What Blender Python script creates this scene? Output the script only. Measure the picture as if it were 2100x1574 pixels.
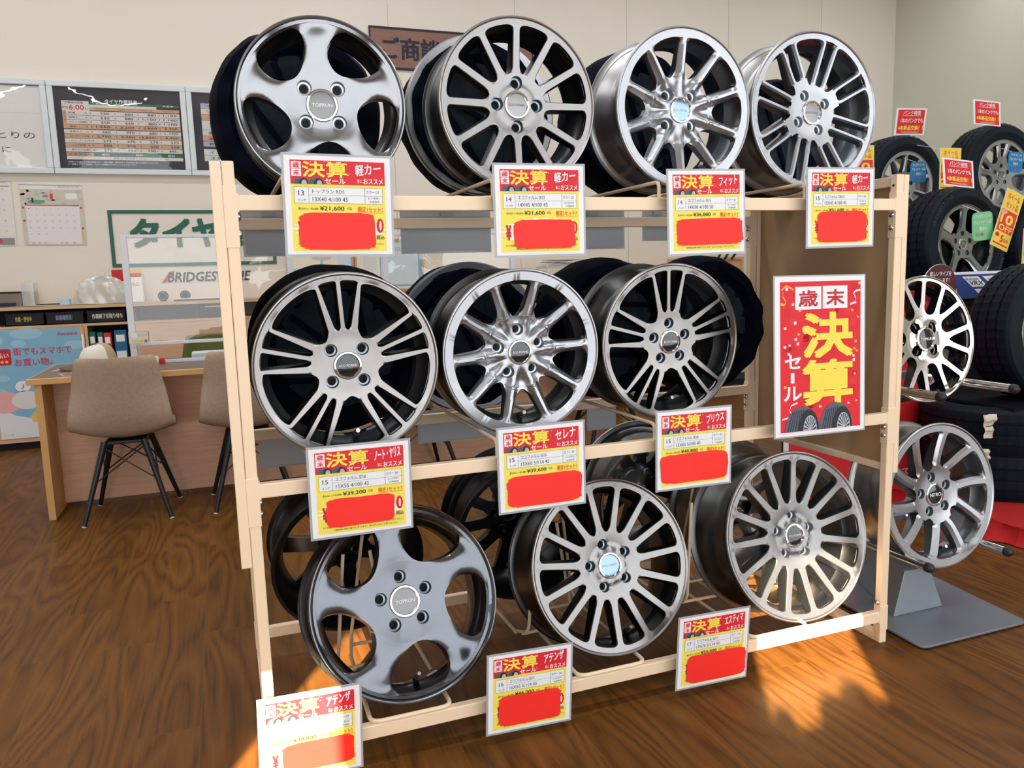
import bpy, bmesh, math, random
from mathutils import Vector, Matrix, geometry
random.seed(7)
PI = math.pi
SC = bpy.context.scene
COL = SC.collection
for o in list(bpy.data.objects):
    bpy.data.objects.remove(o)

# ------------------------------------------------------------------ camera
cam = bpy.data.cameras.new('camera')
camo = bpy.data.objects.new('camera', cam)
COL.objects.link(camo)
yaw, pit, rol = map(math.radians, (20.035, 8.0316, -1.6954))
fw = Vector((math.sin(yaw) * math.cos(pit), math.cos(yaw) * math.cos(pit), -math.sin(pit)))
rt = Vector((math.cos(yaw), -math.sin(yaw), 0))
up = rt.cross(fw)
r2 = rt * math.cos(rol) + up * math.sin(rol)
u2 = -rt * math.sin(rol) + up * math.cos(rol)
CAM = Vector((-0.0149, -1.7243, 1.1399))
M = Matrix((r2, u2, -fw)).transposed().to_4x4()
M.translation = CAM
camo.matrix_world = M
cam.sensor_width = 36
cam.lens = 1605.94 / 2100 * 36
cam.clip_start = 0.05
cam.dof.use_dof = False
SC.camera = camo

# ------------------------------------------------------------------ world, sun, daylight, exposure
SC.view_settings.view_transform = 'Standard'
SC.view_settings.look = 'None'
SC.view_settings.gamma = 1
SC.view_settings.use_curve_mapping = False
SC.view_settings.exposure = 0.06
SC.cycles.use_denoising = True
SC.cycles.max_bounces = 8
SC.cycles.sample_clamp_indirect = 6
w = bpy.data.worlds.new('sky')
SC.world = w
w.use_nodes = True
nt = w.node_tree
bg = nt.nodes['Background']
sky = nt.nodes.new('ShaderNodeTexSky')
sky.sky_type = 'HOSEK_WILKIE'
sky.sun_direction = Vector((-0.48, -0.82, 0.31)).normalized()
nt.links.new(sky.outputs[0], bg.inputs[0])
bg.inputs[1].default_value = 0.8
SUN_AZ, SUN_EL = math.radians(30.5), math.radians(18)
sdir = Vector((math.sin(SUN_AZ) * math.cos(SUN_EL), math.cos(SUN_AZ) * math.cos(SUN_EL), -math.sin(SUN_EL)))


def light(name, kind, loc, direc, energy, color, size=None, size_y=None, angle=None):
    l = bpy.data.lights.new(name, kind)
    l.energy = energy
    l.color = color
    if kind == 'AREA':
        l.shape = 'RECTANGLE'
        l.size = size
        l.size_y = size_y
    if angle:
        l.angle = angle
    o = bpy.data.objects.new(name, l)
    o.location = loc
    o.rotation_euler = Vector(direc).to_track_quat('-Z', 'Y').to_euler()
    COL.objects.link(o)
    return o


light('sun', 'SUN', (-3, -6, 4), sdir, 58, (1.0, 0.78, 0.50), angle=math.radians(0.35))
WINDOW_COL = (0.93, 0.97, 1.0)
light('window_daylight', 'AREA', (1.6, -3.4, 1.5), (0, 1, 0), 165, WINDOW_COL, 9.0, 2.6)
light('left_wall_fill_light', 'AREA', (-4.4, 3.2, 1.9), (1, 0.25, 0), 16, (1.0, 0.98, 0.95), 2.6, 2.2)  # added fill lamp that brightens the back left wall, no window there
for i, (lx, ly) in enumerate(((-1.6, -0.6), (0.9, -0.6), (3.4, -0.6), (-1.6, 1.6), (0.9, 1.6), (3.4, 1.6), (-1.6, 3.6), (0.9, 3.6), (3.4, 3.6), (5.7, -0.6), (5.7, 1.6), (5.7, 3.6))):
    light('ceiling_tube_light', 'AREA', (lx, ly, 4.04), (0, 0, -1), 18 if lx < 3 else 13, (0.96, 0.98, 1.0), 1.8, 0.16)


# ------------------------------------------------------------------ materials
MATS = {}


def pm(name, col, rough=0.5, metal=0.0, var=0.06, scale=8.0, bump=0.0, alpha=1.0, spec=0.5, trans=0.0, coat=0.0, emit=0):
    """principled material whose colour and gloss wander a little with a noise texture"""
    if name in MATS:
        return MATS[name]
    m = bpy.data.materials.new(name)
    m.use_nodes = True
    t = m.node_tree
    b = t.nodes['Principled BSDF']
    tc = t.nodes.new('ShaderNodeTexCoord')
    nz = t.nodes.new('ShaderNodeTexNoise')
    nz.inputs['Scale'].default_value = scale
    nz.inputs['Detail'].default_value = 4
    t.links.new(tc.outputs['Object'], nz.inputs['Vector'])
    mx = t.nodes.new('ShaderNodeMix')
    mx.data_type = 'RGBA'
    c = list(col) + [1]
    mx.inputs['A'].default_value = [max(0, v * (1 - var)) for v in col] + [1]
    mx.inputs['B'].default_value = [min(1, v * (1 + var)) for v in col] + [1]
    t.links.new(nz.outputs['Fac'], mx.inputs['Factor'])
    t.links.new(mx.outputs['Result'], b.inputs['Base Color'])
    b.inputs['Roughness'].default_value = rough
    b.inputs['Metallic'].default_value = metal
    b.inputs['Specular IOR Level'].default_value = spec
    b.inputs['Alpha'].default_value = alpha
    b.inputs['Transmission Weight'].default_value = trans
    b.inputs['Coat Weight'].default_value = coat
    if emit:
        b.inputs['Emission Color'].default_value = c
        b.inputs['Emission Strength'].default_value = emit
    if bump:
        bp = t.nodes.new('ShaderNodeBump')
        bp.inputs['Strength'].default_value = bump
        bp.inputs['Distance'].default_value = 0.01
        t.links.new(nz.outputs['Fac'], bp.inputs['Height'])
        t.links.new(bp.outputs['Normal'], b.inputs['Normal'])
    MATS[name] = m
    return m


def s2l(r, g, b):
    f = lambda v: (v / 255 / 12.92) if v / 255 <= 0.04045 else ((v / 255 + 0.055) / 1.055) ** 2.4
    return (f(r), f(g), f(b))


def flat(r, g, b, rough=0.6):
    return pm('ink_%d_%d_%d' % (r, g, b), s2l(r, g, b), rough, var=0.03, scale=20)


def mat_clear(name, tint=(1, 1, 1), gloss=0.10, rough=0.03, dens=0.0):
    """thin clear sheet: mostly see-through, a little mirror, optional haze"""
    if name in MATS:
        return MATS[name]
    m = bpy.data.materials.new(name)
    m.use_nodes = True
    t = m.node_tree
    t.nodes.remove(t.nodes['Principled BSDF'])
    out = t.nodes['Material Output']
    tr = t.nodes.new('ShaderNodeBsdfTransparent')
    tr.inputs[0].default_value = list(tint) + [1]
    gl = t.nodes.new('ShaderNodeBsdfGlossy')
    gl.inputs['Roughness'].default_value = rough
    df = t.nodes.new('ShaderNodeBsdfDiffuse')
    df.inputs[0].default_value = (0.8, 0.82, 0.84, 1)
    tc = t.nodes.new('ShaderNodeTexCoord')
    nz = t.nodes.new('ShaderNodeTexNoise')
    nz.inputs['Scale'].default_value = 5
    t.links.new(tc.outputs['Object'], nz.inputs['Vector'])
    bp = t.nodes.new('ShaderNodeBump')
    bp.inputs['Strength'].default_value = 0.12
    bp.inputs['Distance'].default_value = 0.02
    t.links.new(nz.outputs['Fac'], bp.inputs['Height'])
    t.links.new(bp.outputs['Normal'], gl.inputs['Normal'])
    m1 = t.nodes.new('ShaderNodeMixShader')
    m1.inputs[0].default_value = dens
    t.links.new(tr.outputs[0], m1.inputs[1])
    t.links.new(df.outputs[0], m1.inputs[2])
    m2 = t.nodes.new('ShaderNodeMixShader')
    m2.inputs[0].default_value = gloss
    t.links.new(m1.outputs[0], m2.inputs[1])
    t.links.new(gl.outputs[0], m2.inputs[2])
    t.links.new(m2.outputs[0], out.inputs[0])
    MATS[name] = m
    return m


def mat_wood(name, c1, c2, axis=(14, 1.2, 14), rough=0.45):
    if name in MATS:
        return MATS[name]
    m = bpy.data.materials.new(name)
    m.use_nodes = True
    t = m.node_tree
    b = t.nodes['Principled BSDF']
    tc = t.nodes.new('ShaderNodeTexCoord')
    mp = t.nodes.new('ShaderNodeMapping')
    mp.inputs['Scale'].default_value = axis
    t.links.new(tc.outputs['Object'], mp.inputs[0])
    nz = t.nodes.new('ShaderNodeTexNoise')
    nz.inputs['Scale'].default_value = 3
    nz.inputs['Detail'].default_value = 6
    nz.inputs['Distortion'].default_value = 0.6
    t.links.new(mp.outputs[0], nz.inputs['Vector'])
    cr = t.nodes.new('ShaderNodeValToRGB')
    cr.color_ramp.elements[0].position = 0.3
    cr.color_ramp.elements[0].color = list(c1) + [1]
    cr.color_ramp.elements[1].position = 0.7
    cr.color_ramp.elements[1].color = list(c2) + [1]
    t.links.new(nz.outputs['Fac'], cr.inputs[0])
    t.links.new(cr.outputs[0], b.inputs['Base Color'])
    b.inputs['Roughness'].default_value = rough
    MATS[name] = m
    return m


def mat_floor():
    """vinyl planks lying along Y, cathedral grain, thin joints"""
    m = bpy.data.materials.new('vinyl_plank_floor')
    m.use_nodes = True
    t = m.node_tree
    N = t.nodes.new
    L = t.links.new
    b = t.nodes['Principled BSDF']
    tc = N('ShaderNodeTexCoord')
    rot = N('ShaderNodeMapping')
    rot.inputs['Rotation'].default_value = (0, 0, PI / 2)
    L(tc.outputs['Object'], rot.inputs[0])
    br = N('ShaderNodeTexBrick')
    br.offset = 0.37
    br.inputs['Scale'].default_value = 1
    br.inputs['Brick Width'].default_value = 0.92
    br.inputs['Row Height'].default_value = 0.15
    br.inputs['Mortar Size'].default_value = 0.0012
    br.inputs['Mortar Smooth'].default_value = 0.3
    br.inputs['Color1'].default_value = (0, 0, 0, 1)
    br.inputs['Color2'].default_value = (1, 1, 1, 1)
    br.inputs['Mortar'].default_value = (0.5, 0.5, 0.5, 1)
    L(rot.outputs[0], br.inputs['Vector'])
    # per plank offset of the grain
    ad = N('ShaderNodeVectorMath')
    ad.operation = 'MULTIPLY_ADD'
    ad.inputs[1].default_value = (7.3, 3.1, 0)
    L(br.outputs['Color'], ad.inputs[0])
    L(rot.outputs[0], ad.inputs[2])
    mp = N('ShaderNodeMapping')
    mp.inputs['Scale'].default_value = (0.75, 5.0, 1)
    L(ad.outputs[0], mp.inputs[0])
    n1 = N('ShaderNodeTexNoise')
    n1.inputs['Scale'].default_value = 1.1
    n1.inputs['Detail'].default_value = 1.5
    n1.inputs['Roughness'].default_value = 0.4
    n1.inputs['Distortion'].default_value = 0.25
    L(mp.outputs[0], n1.inputs['Vector'])
    mul = N('ShaderNodeMath')
    mul.operation = 'MULTIPLY'
    mul.inputs[1].default_value = 12.0
    L(n1.outputs['Fac'], mul.inputs[0])
    fr = N('ShaderNodeMath')
    fr.operation = 'PINGPONG'
    fr.inputs[1].default_value = 0.5
    L(mul.outputs[0], fr.inputs[0])
    mp2 = N('ShaderNodeMapping')
    mp2.inputs['Scale'].default_value = (3, 60, 1)
    L(ad.outputs[0], mp2.inputs[0])
    n2 = N('ShaderNodeTexNoise')
    n2.inputs['Scale'].default_value = 2
    n2.inputs['Detail'].default_value = 5
    L(mp2.outputs[0], n2.inputs['Vector'])
    mixf = N('ShaderNodeMath')
    mixf.operation = 'MULTIPLY_ADD'
    mixf.inputs[1].default_value = 0.9
    L(fr.outputs[0], mixf.inputs[0])
    sc2 = N('ShaderNodeMath')
    sc2.operation = 'MULTIPLY'
    sc2.inputs[1].default_value = 0.6
    L(n2.outputs['Fac'], sc2.inputs[0])
    L(sc2.outputs[0], mixf.inputs[2])
    cr = N('ShaderNodeValToRGB')
    e = cr.color_ramp.elements
    e[0].position = 0.22
    e[0].color = (0.085, 0.031, 0.006, 1)
    e[1].position = 0.82
    e[1].color = (0.205, 0.083, 0.017, 1)
    k = e.new(0.42)
    k.color = (0.142, 0.055, 0.010, 1)
    L(mixf.outputs[0], cr.inputs[0])
    tone = N('ShaderNodeMix')
    tone.data_type = 'RGBA'
    tone.blend_type = 'MULTIPLY'
    tone.inputs['Factor'].default_value = 0.22
    L(cr.outputs[0], tone.inputs['A'])
    L(br.outputs['Color'], tone.inputs['B'])
    seam = N('ShaderNodeMix')
    seam.data_type = 'RGBA'
    L(br.outputs['Fac'], seam.inputs['Factor'])
    L(tone.outputs['Result'], seam.inputs['A'])
    seam.inputs['B'].default_value = (0.16, 0.075, 0.028, 1)
    L(seam.outputs['Result'], b.inputs['Base Color'])
    b.inputs['Roughness'].default_value = 0.45
    b.inputs['Specular IOR Level'].default_value = 0.22
    return m


# ------------------------------------------------------------------ mesh helpers
class MB:
    def __init__(s):
        s.v = []
        s.f = []
        s.mi = []
        s.mats = []

    def m(s, mat):
        if mat not in s.mats:
            s.mats.append(mat)
        return s.mats.index(mat)

    def add(s, verts, faces, mat, M=None):
        n = len(s.v)
        if M is not None:
            verts = [M @ Vector(p) for p in verts]
        s.v += [tuple(p) for p in verts]
        k = s.m(mat)
        for f in faces:
            s.f.append([i + n for i in f])
            s.mi.append(k)

    def box(s, lo, hi, mat, M=None):
        x0, y0, z0 = lo
        x1, y1, z1 = hi
        v = [(x0, y0, z0), (x1, y0, z0), (x1, y1, z0), (x0, y1, z0), (x0, y0, z1), (x1, y0, z1), (x1, y1, z1), (x0, y1, z1)]
        s.add(v, [(0, 3, 2, 1), (4, 5, 6, 7), (0, 1, 5, 4), (1, 2, 6, 5), (2, 3, 7, 6), (3, 0, 4, 7)], mat, M)

    def lathe(s, prof, mat, n=64, M=None, closed=False, a0=0.0):
        """profile of (radius, depth): axis is local Y, depth runs back along +Y"""
        v = []
        f = []
        for r, d in prof:
            for i in range(n):
                a = a0 + 2 * PI * i / n
                v.append((r * math.sin(a), d, r * math.cos(a)))
        k = len(prof)
        for j in range(k if closed else k - 1):
            for i in range(n):
                a, b = j * n + i, j * n + (i + 1) % n
                c, d = ((j + 1) % k) * n + (i + 1) % n, ((j + 1) % k) * n + i
                f.append((a, b, c, d))
        s.add(v, f, mat, M)

    def disc(s, r, d, mat, n=40, M=None):
        s.add([(r * math.sin(2 * PI * i / n), d, r * math.cos(2 * PI * i / n)) for i in range(n)], [tuple(range(n))[::-1]], mat, M)

    def tube(s, path, r, mat, n=10, closed=False, r1=None):
        P = [Vector(p) for p in path]
        k = len(P)
        v = []
        f = []
        ref = None
        for i, p in enumerate(P):
            if closed:
                t = (P[(i + 1) % k] - P[i - 1]).normalized()
            else:
                t = (P[min(i + 1, k - 1)] - P[max(i - 1, 0)]).normalized()
            if ref is None:
                ref = t.orthogonal().normalized()
            ref = (ref - t * ref.dot(t)).normalized()
            bi = t.cross(ref)
            rr = r if r1 is None else r + (r1 - r) * i / (k - 1)
            for j in range(n):
                a = 2 * PI * j / n
                v.append(p + ref * (rr * math.cos(a)) + bi * (rr * math.sin(a)))
        for i in range(k if closed else k - 1):
            for j in range(n):
                f.append((i * n + j, i * n + (j + 1) % n, ((i + 1) % k) * n + (j + 1) % n, ((i + 1) % k) * n + j))
        if not closed:
            f.append(tuple(range(n))[::-1])
            f.append(tuple((k - 1) * n + j for j in range(n)))
        s.add(v, f, mat)

    def grid(s, fn, nu, nv, mat, flip=False):
        v = [fn(i / nu, j / nv) for j in range(nv + 1) for i in range(nu + 1)]
        f = []
        for j in range(nv):
            for i in range(nu):
                a = j * (nu + 1) + i
                q = (a, a + 1, a + nu + 2, a + nu + 1)
                f.append(q[::-1] if flip else q)
        s.add(v, f, mat)

    def build(s, name, parent=None, smooth=35, bevel=0, solid=0, sub=0, weld=False):
        me = bpy.data.meshes.new(name)
        me.from_pydata(s.v, [], s.f)
        for mt in s.mats:
            me.materials.append(mt)
        me.polygons.foreach_set('material_index', s.mi)
        if weld:
            b = bmesh.new()
            b.from_mesh(me)
            bmesh.ops.remove_doubles(b, verts=b.verts, dist=1e-5)
            b.to_mesh(me)
            b.free()
        me.update()
        if smooth:
            me.polygons.foreach_set('use_smooth', [True] * len(me.polygons))
            me.set_sharp_from_angle(angle=math.radians(smooth))
        o = bpy.data.objects.new(name, me)
        COL.objects.link(o)
        if parent:
            o.parent = parent
        if sub:
            k = o.modifiers.new('s', 'SUBSURF')
            k.levels = k.render_levels = sub
        if solid:
            k = o.modifiers.new('t', 'SOLIDIFY')
            k.thickness = solid
            k.offset = 0
        if bevel:
            k = o.modifiers.new('b', 'BEVEL')
            k.width = bevel
            k.segments = 2
            k.limit_method = 'ANGLE'
        return o


def round_path(pts, rad, seg=5, closed=False):
    P = [Vector(p) for p in pts]
    out = []
    k = len(P)
    for i, p in enumerate(P):
        if not closed and i in (0, k - 1):
            out.append(p)
            continue
        a = (P[i - 1] - p)
        b = (P[(i + 1) % k] - p)
        ra = min(rad, a.length * 0.45, b.length * 0.45)
        a = p + a.normalized() * ra
        b = p + b.normalized() * ra
        for j in range(seg + 1):
            t = j / seg
            out.append(a * (1 - t) ** 2 + p * 2 * t * (1 - t) + b * t * t)
    return out


def tag(o, label, cat, group=None, kind=None):
    o['label'] = label
    o['category'] = cat
    if group:
        o['group'] = group
    if kind:
        o['kind'] = kind
    return o


def empty(name, loc=(0, 0, 0), rot=(0, 0, 0)):
    o = bpy.data.objects.new(name, None)
    o.empty_display_size = 0.05
    o.location = loc
    o.rotation_euler = rot
    COL.objects.link(o)
    return o


def struct(o, label=None):
    o['kind'] = 'structure'
    return o


def dup(root, loc, rot, label, cat=None, group=None):
    """a copy of a thing with copies of its parts and sub-parts"""
    r = root.copy()
    COL.objects.link(r)
    r.location = loc
    r.rotation_euler = rot
    r['label'] = label
    if cat:
        r['category'] = cat
    if group:
        r['group'] = group
    for ch in list(root.children):
        c = ch.copy()
        COL.objects.link(c)
        c.parent = r
        for g in ch.children:
            d = g.copy()
            COL.objects.link(d)
            d.parent = c
    return r


# ------------------------------------------------------------------ lettering
GL = {}


def glyphs(body, bold=0.0, res=2):
    key = (body, bold)
    if key in GL:
        return GL[key]
    c = bpy.data.curves.new('t', 'FONT')
    c.body = body
    c.size = 1
    c.resolution_u = res
    c.offset = bold
    c.fill_mode = 'FRONT'
    o = bpy.data.objects.new('t', c)
    me = o.to_mesh()
    V = [(v.co.x, v.co.y) for v in me.vertices]
    F = [tuple(p.vertices) for p in me.polygons]
    o.to_mesh_clear()
    bpy.data.objects.remove(o)
    bpy.data.curves.remove(c)
    if not V:
        V = [(0, 0)]
    x0, x1 = min(v[0] for v in V), max(v[0] for v in V)
    y0, y1 = min(v[1] for v in V), max(v[1] for v in V)
    dx, dy = max(x1 - x0, 1e-6), max(y1 - y0, 1e-6)
    GL[key] = ([((x - x0) / dx, (y - y0) / dy) for x, y in V], F, dx / dy)
    return GL[key]


class Print(MB):
    """flat printed sheet: x right, z up, printed face towards -Y; coordinates 0..1 from the top left"""
    def __init__(s, w, h, t=0.0006):
        super().__init__()
        s.w, s.h, s.t = w, h, t

    def P(s, x, y, l):
        return ((x - 0.5) * s.w, -0.0004 - l * 0.0004, (0.5 - y) * s.h)

    def rect(s, x0, y0, x1, y1, mat, l=1):
        s.add([s.P(x0, y1, l), s.P(x1, y1, l), s.P(x1, y0, l), s.P(x0, y0, l)], [(0, 1, 2, 3)], mat)

    def poly(s, pts, mat, l=1):
        s.add([s.P(x, y, l) for x, y in pts], [tuple(range(len(pts)))], mat)

    def text(s, body, x0, y0, x1, y1, mat, bold=0.0, l=3, fit=True, sk=0.0, rise=0.0):
        V, F, asp = glyphs(body)
        if bold and fit:
            em = (y1 - y0)
            bx, by = bold * em * s.h / s.w * .8, bold * em * .8
            for kk, (ox, oy) in enumerate(((-bx, -by), (bx, -by), (-bx, by), (bx, by))):
                s.text(body, x0 + bx + ox, y0 + by + oy, x1 - bx + ox, y1 - by + oy, mat, 0, l + .25 * (kk + 1), True, sk, rise)
        if not fit:                      # keep proportions, fit the height, centre in the box
            ww = asp * (y1 - y0) * s.h / s.w
            if ww < x1 - x0:
                cx = (x0 + x1) / 2
                x0, x1 = cx - ww / 2, cx + ww / 2
        s.add([s.P(x0 + (x1 - x0) * u + sk * (v - .5), y1 - (y1 - y0) * v - rise * u, l) for u, v in V], F, mat)

    def ell(s, cx, cy, rx, ry, mat, l=1, n=28, a0=0, a1=2 * PI):
        s.poly([(cx + rx * math.cos(a0 + (a1 - a0) * i / n), cy + ry * math.sin(a0 + (a1 - a0) * i / n)) for i in range(n if a1 - a0 > 6.2 else n + 1)], mat, l)


BLACK = flat(22, 22, 26)
WHITE = flat(240, 240, 244)
RED = flat(222, 30, 46)
YEL = flat(244, 228, 92)
YEL2 = flat(250, 226, 84)
ORANGE = flat(232, 92, 24)
PATCH = flat(255, 42, 34)
GREY = flat(130, 132, 138)
LGREY = flat(205, 206, 210)
GREEN = flat(0, 110, 84)
NAVY = flat(18, 22, 46)
NEARBLACK = (0.0035, 0.0045, 0.0095)

# ------------------------------------------------------------------ the room
WY, RX, LX, FY, CZ = 5.0, 6.85, -4.6, -3.6, 4.15
m_wall = pm('wall_paint', s2l(230, 222, 211), 0.75, var=0.02, scale=3)
m_wallr = pm('wall_paint_right', s2l(206, 206, 190), 0.75, var=0.02, scale=3)
m_ceil = pm('ceiling_board', s2l(235, 232, 226), 0.85, var=0.02)
m_frame = pm('window_frame_metal', s2l(150, 152, 155), 0.4, 0.6)


def slab(name, lo, hi, mat, parent=None):
    b = MB()
    b.box(lo, hi, mat)
    return b.build(name, parent, smooth=0)


fl = struct(slab('floor', (LX - .1, FY - .2, -0.1), (RX + .1, WY + .1, 0), mat_floor()))
struct(slab('ceiling', (LX - .1, FY - .2, CZ), (RX + .1, WY + .1, CZ + .1), m_ceil))
b = MB()
b.box((LX, WY, 0), (RX, WY + .1, CZ), m_wall)
wb = struct(b.build('wall_back', smooth=0))
m_seam = pm('wall_joint', s2l(172, 165, 152), 0.8)
for sx in (1.442, 2.56, 3.66, 4.77, 5.88):
    b = MB()
    b.box((sx - .002, WY - .0012, 0), (sx + .002, WY + .001, CZ), m_seam)
    b.build('panel_joint', wb, smooth=0)
struct(slab('wall_right', (RX, FY, 0), (RX + .1, WY, CZ), m_wallr))
struct(slab('wall_left', (LX - .1, FY, 0), (LX, WY, CZ), m_wall))
b = MB()
b.box((LX, WY - .012, 0), (RX, WY, 0.06), pm('skirting_vinyl', s2l(70, 60, 52), 0.6))
struct(b.build('baseboard_back', smooth=0))
# shop front: unseen wall, two openings added and sized to shape the sun patches
sun_gaps = [(-2.31, -1.93, 1.20, 1.66), (-0.83, -0.415, 1.250, 1.70)]
b = MB()
xs = [LX, sun_gaps[0][0], sun_gaps[0][1], sun_gaps[1][0], sun_gaps[1][1], RX]
b.box((LX, FY - .08, 0), (xs[1], FY, CZ), m_wall)
b.box((xs[2], FY - .08, 0), (xs[3], FY, CZ), m_wall)
b.box((xs[4], FY - .08, 0), (RX, FY, CZ), m_wall)
for x0, x1, z0, z1 in sun_gaps:
    b.box((x0, FY - .08, 0), (x1, FY, z0), m_wall)
    b.box((x0, FY - .08, z1), (x1, FY, CZ), m_wall)
struct(b.build('wall_front', smooth=0))
for i, (x0, x1, z0, z1) in enumerate(sun_gaps):
    b = MB()
    b.box((x0, FY - .045, z0), (x1, FY - .040, z1), mat_clear('window_glass', gloss=0.04))
    wn = struct(b.build('window_%d' % (i + 1), smooth=0))
    b = MB()
    for lo, hi in (((x0, z0 - .03), (x1, z0)), ((x0, z1), (x1, z1 + .03)), ((x0 - .03, z0 - .03), (x0, z1 + .03)), ((x1, z0 - .03), (x1 + .03, z1 + .03))):
        b.box((lo[0], FY, lo[1]), (hi[0], FY + .02, hi[1]), m_frame)
    b.build('window_frame', wn, smooth=0)
    if i == 1:
        for sx_, sw_, sh_ in ((-.762, .030, .050), (-.60, .05, .046), (-.53, .045, .060), (-.46, .03, .02)):  # unseen bumps added to make the sun patch edge jagged
            b = MB()
            b.lathe([(.0005, -sh_), (sw_ * .6, -sh_ * .92), (sw_ * .9, -sh_ * .6), (sw_, 0), (sw_, .002)], m_frame, 20, Matrix.Translation((sx_, FY - .02, z0)) @ Matrix.Rotation(-PI / 2, 4, 'X'))
            b.build('sun_patch_blocker', wn, smooth=50)

# ------------------------------------------------------------------ the display rack
m_cream = pm('cream_enamel', s2l(244, 219, 188), 0.42, var=0.03, scale=5)
m_steel = pm('bright_steel', (0.62, 0.63, 0.64), 0.25, 1.0, var=0.05)
m_tan_shade = pm('tan_board_shade', s2l(172, 138, 102), 0.6, var=.06, scale=3)  # tan deepened to carry the shade on the recessed panel sheet
m_hole = pm('dark_hole', NEARBLACK, 0.7)
RW, RD = 1.80, 0.67
rack = empty('wheel_rack', (0.9, RD / 2, 0))
tag(rack, 'cream steel wheel display rack with three crossbars on the wooden floor', 'display rack')


def part(mb, name, parent, **k):
    o = mb.build(name, parent, **k)
    root = parent
    while root.parent:
        root = root.parent
    o.matrix_parent_inverse = Matrix.Translation(root.location).inverted() if parent == root and parent.type == 'EMPTY' and parent.rotation_euler[:] == (0, 0, 0) else Matrix()
    return o


def bolt(mb, x, y, z, ax, r=.0085):
    """pan head screw on a face whose outward normal is ax along X"""
    M_ = Matrix.Translation((x, y, z)) @ Matrix.Rotation(PI / 2 * ax, 4, 'Z')
    mb.lathe([(0.0005, -.006), (r * .55, -.0055), (r * .9, -.003), (r, 0), (r, .002)], m_steel, 14, M_)


for sx, x0, x1 in ((0, 0.004, 0.028), (1, 1.772, 1.798)):
    for y0 in (0.0, RD - .024):
        b = MB()
        b.box((x0, y0, 0.0), (x1, y0 + .024, 1.382), m_cream)
        part(b, 'post', rack, smooth=0, bevel=.0025)
    # foot rail on the floor
    b = MB()
    b.box((x0, .024, 0.0), (x1, RD - .024, 0.028), m_cream)
    part(b, 'foot_rail', rack, smooth=0, bevel=.002)
    # end panel: a shallow tray outside the posts
    px0, px1 = ((-.019, .003) if sx == 0 else (1.799, 1.817))
    ins = .012
    b = MB()
    xin = px0 + .006 if sx == 0 else px1 - .006
    b.box((min(xin, xin), 0.03, .545), (xin + .004, RD - .03, 1.36), m_tan_shade)
    for lo, hi in (((px0, 0, .525), (px1, .03, 1.381)), ((px0, RD - .03, .525), (px1, RD, 1.381)), ((px0, .03, .525), (px1, RD - .03, .545)), ((px0, .03, 1.352), (px1, RD - .03, 1.381))):
        b.box(lo, hi, m_cream)
    part(b, 'end_panel', rack, smooth=0, bevel=.002)
    # bolted joint sleeves round the post
    xi = x1 if sx == 0 else x0
    sg = 1 if sx == 0 else -1
    for y0 in (-.0015, RD - .0255):
        for z0, z1, bz in ((1.208, 1.334, (1.272, 1.236)), (.615, .722, (.665, .64)), (.040, .118, (.125,))):
            b = MB()
            b.box((x0 - .0015, y0, z0), (x1 + .0015, y0 + .027, z1), m_cream)
            o = part(b, 'joint_sleeve', rack, smooth=0, bevel=.0012)
            for q in bz:
                b = MB()
                bolt(b, xi + sg * .002, y0 + .0145, q, 1 if sx == 0 else -1)
                part(b, 'bolt', o, smooth=40)
    b = MB()
    M_ = Matrix.Translation((xi, .012, 1.352)) @ Matrix.Rotation(PI / 2 * sg, 4, 'Z')
    b.disc(.004, -.0006, m_hole, 12, M_)
    part(b, 'bolt_hole', rack, smooth=0)
for y0 in (0.0, RD - .022):
    for z0, z1 in ((1.283, 1.315), (.676, .708), (.066, .100)):
        b = MB()
        b.box((.028, y0, z0), (1.772, y0 + .022, z1), m_cream)
        part(b, 'crossbar', rack, smooth=0, bevel=.0025)
        for xe in (.0285, 1.7715):
            b = MB()
            b.box((xe - .004, y0 - .001, z0 - .003), (xe + .004, y0 + .023, z1 + .003), m_cream)
            part(b, 'weld_plate', rack, smooth=0, bevel=.001)


# wire cradles hooked on the bars
def cradle(x, zb, half, y0, y1, label, group, sgn=1):
    """two rods running back from the bar, joined at the back, each with an upright stub at the bar"""
    z = zb + .038
    o = empty('wire_cradle', (x, y0, zb))
    for s in (-1, 1):
        b = MB()
        b.tube(round_path([(s * half, .011, -.004), (s * half, .011, .038), (s * half, (y1 - y0), .038)], .016), .0048, m_cream, 8)
        b.build('rod', o, smooth=50)
    b = MB()
    b.tube([(-half, (y1 - y0) * .8, .038), (half, (y1 - y0) * .8, .038)], .0048, m_cream, 8)
    b.build('cross_rod', o, smooth=50)
    b = MB()
    b.box((-half - .01, -.004, -.006), (half + .01, .0, .0005), m_cream)
    b.build('hook_plate', o, smooth=0)
    tag(o, label, 'wire cradle', group)
    return o


TOP = [(.229, 'silver five spoke wheel at the left end'), (.69, 'twelve spoke wheel with bright face'), (1.125, 'ten spoke wheel with sky-tinted cap'), (1.57, 'twin spoke wheel at the right end')]
for x, d in TOP:
    cradle(x, 1.315, .105, 0, .60, 'wire cradle on the top bar under the ' + d, 'cradles on the top bar')
for x, d in ((.245, 'triple spoke wheel at the left end'), (.68, 'ridged ten spoke wheel'), (1.11, 'triple spoke wheel at the right end')):
    cradle(x, .708, .105, 0, .60, 'cream wire cradle on the middle bar under the ' + d, 'cradles on the middle bar')


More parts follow.
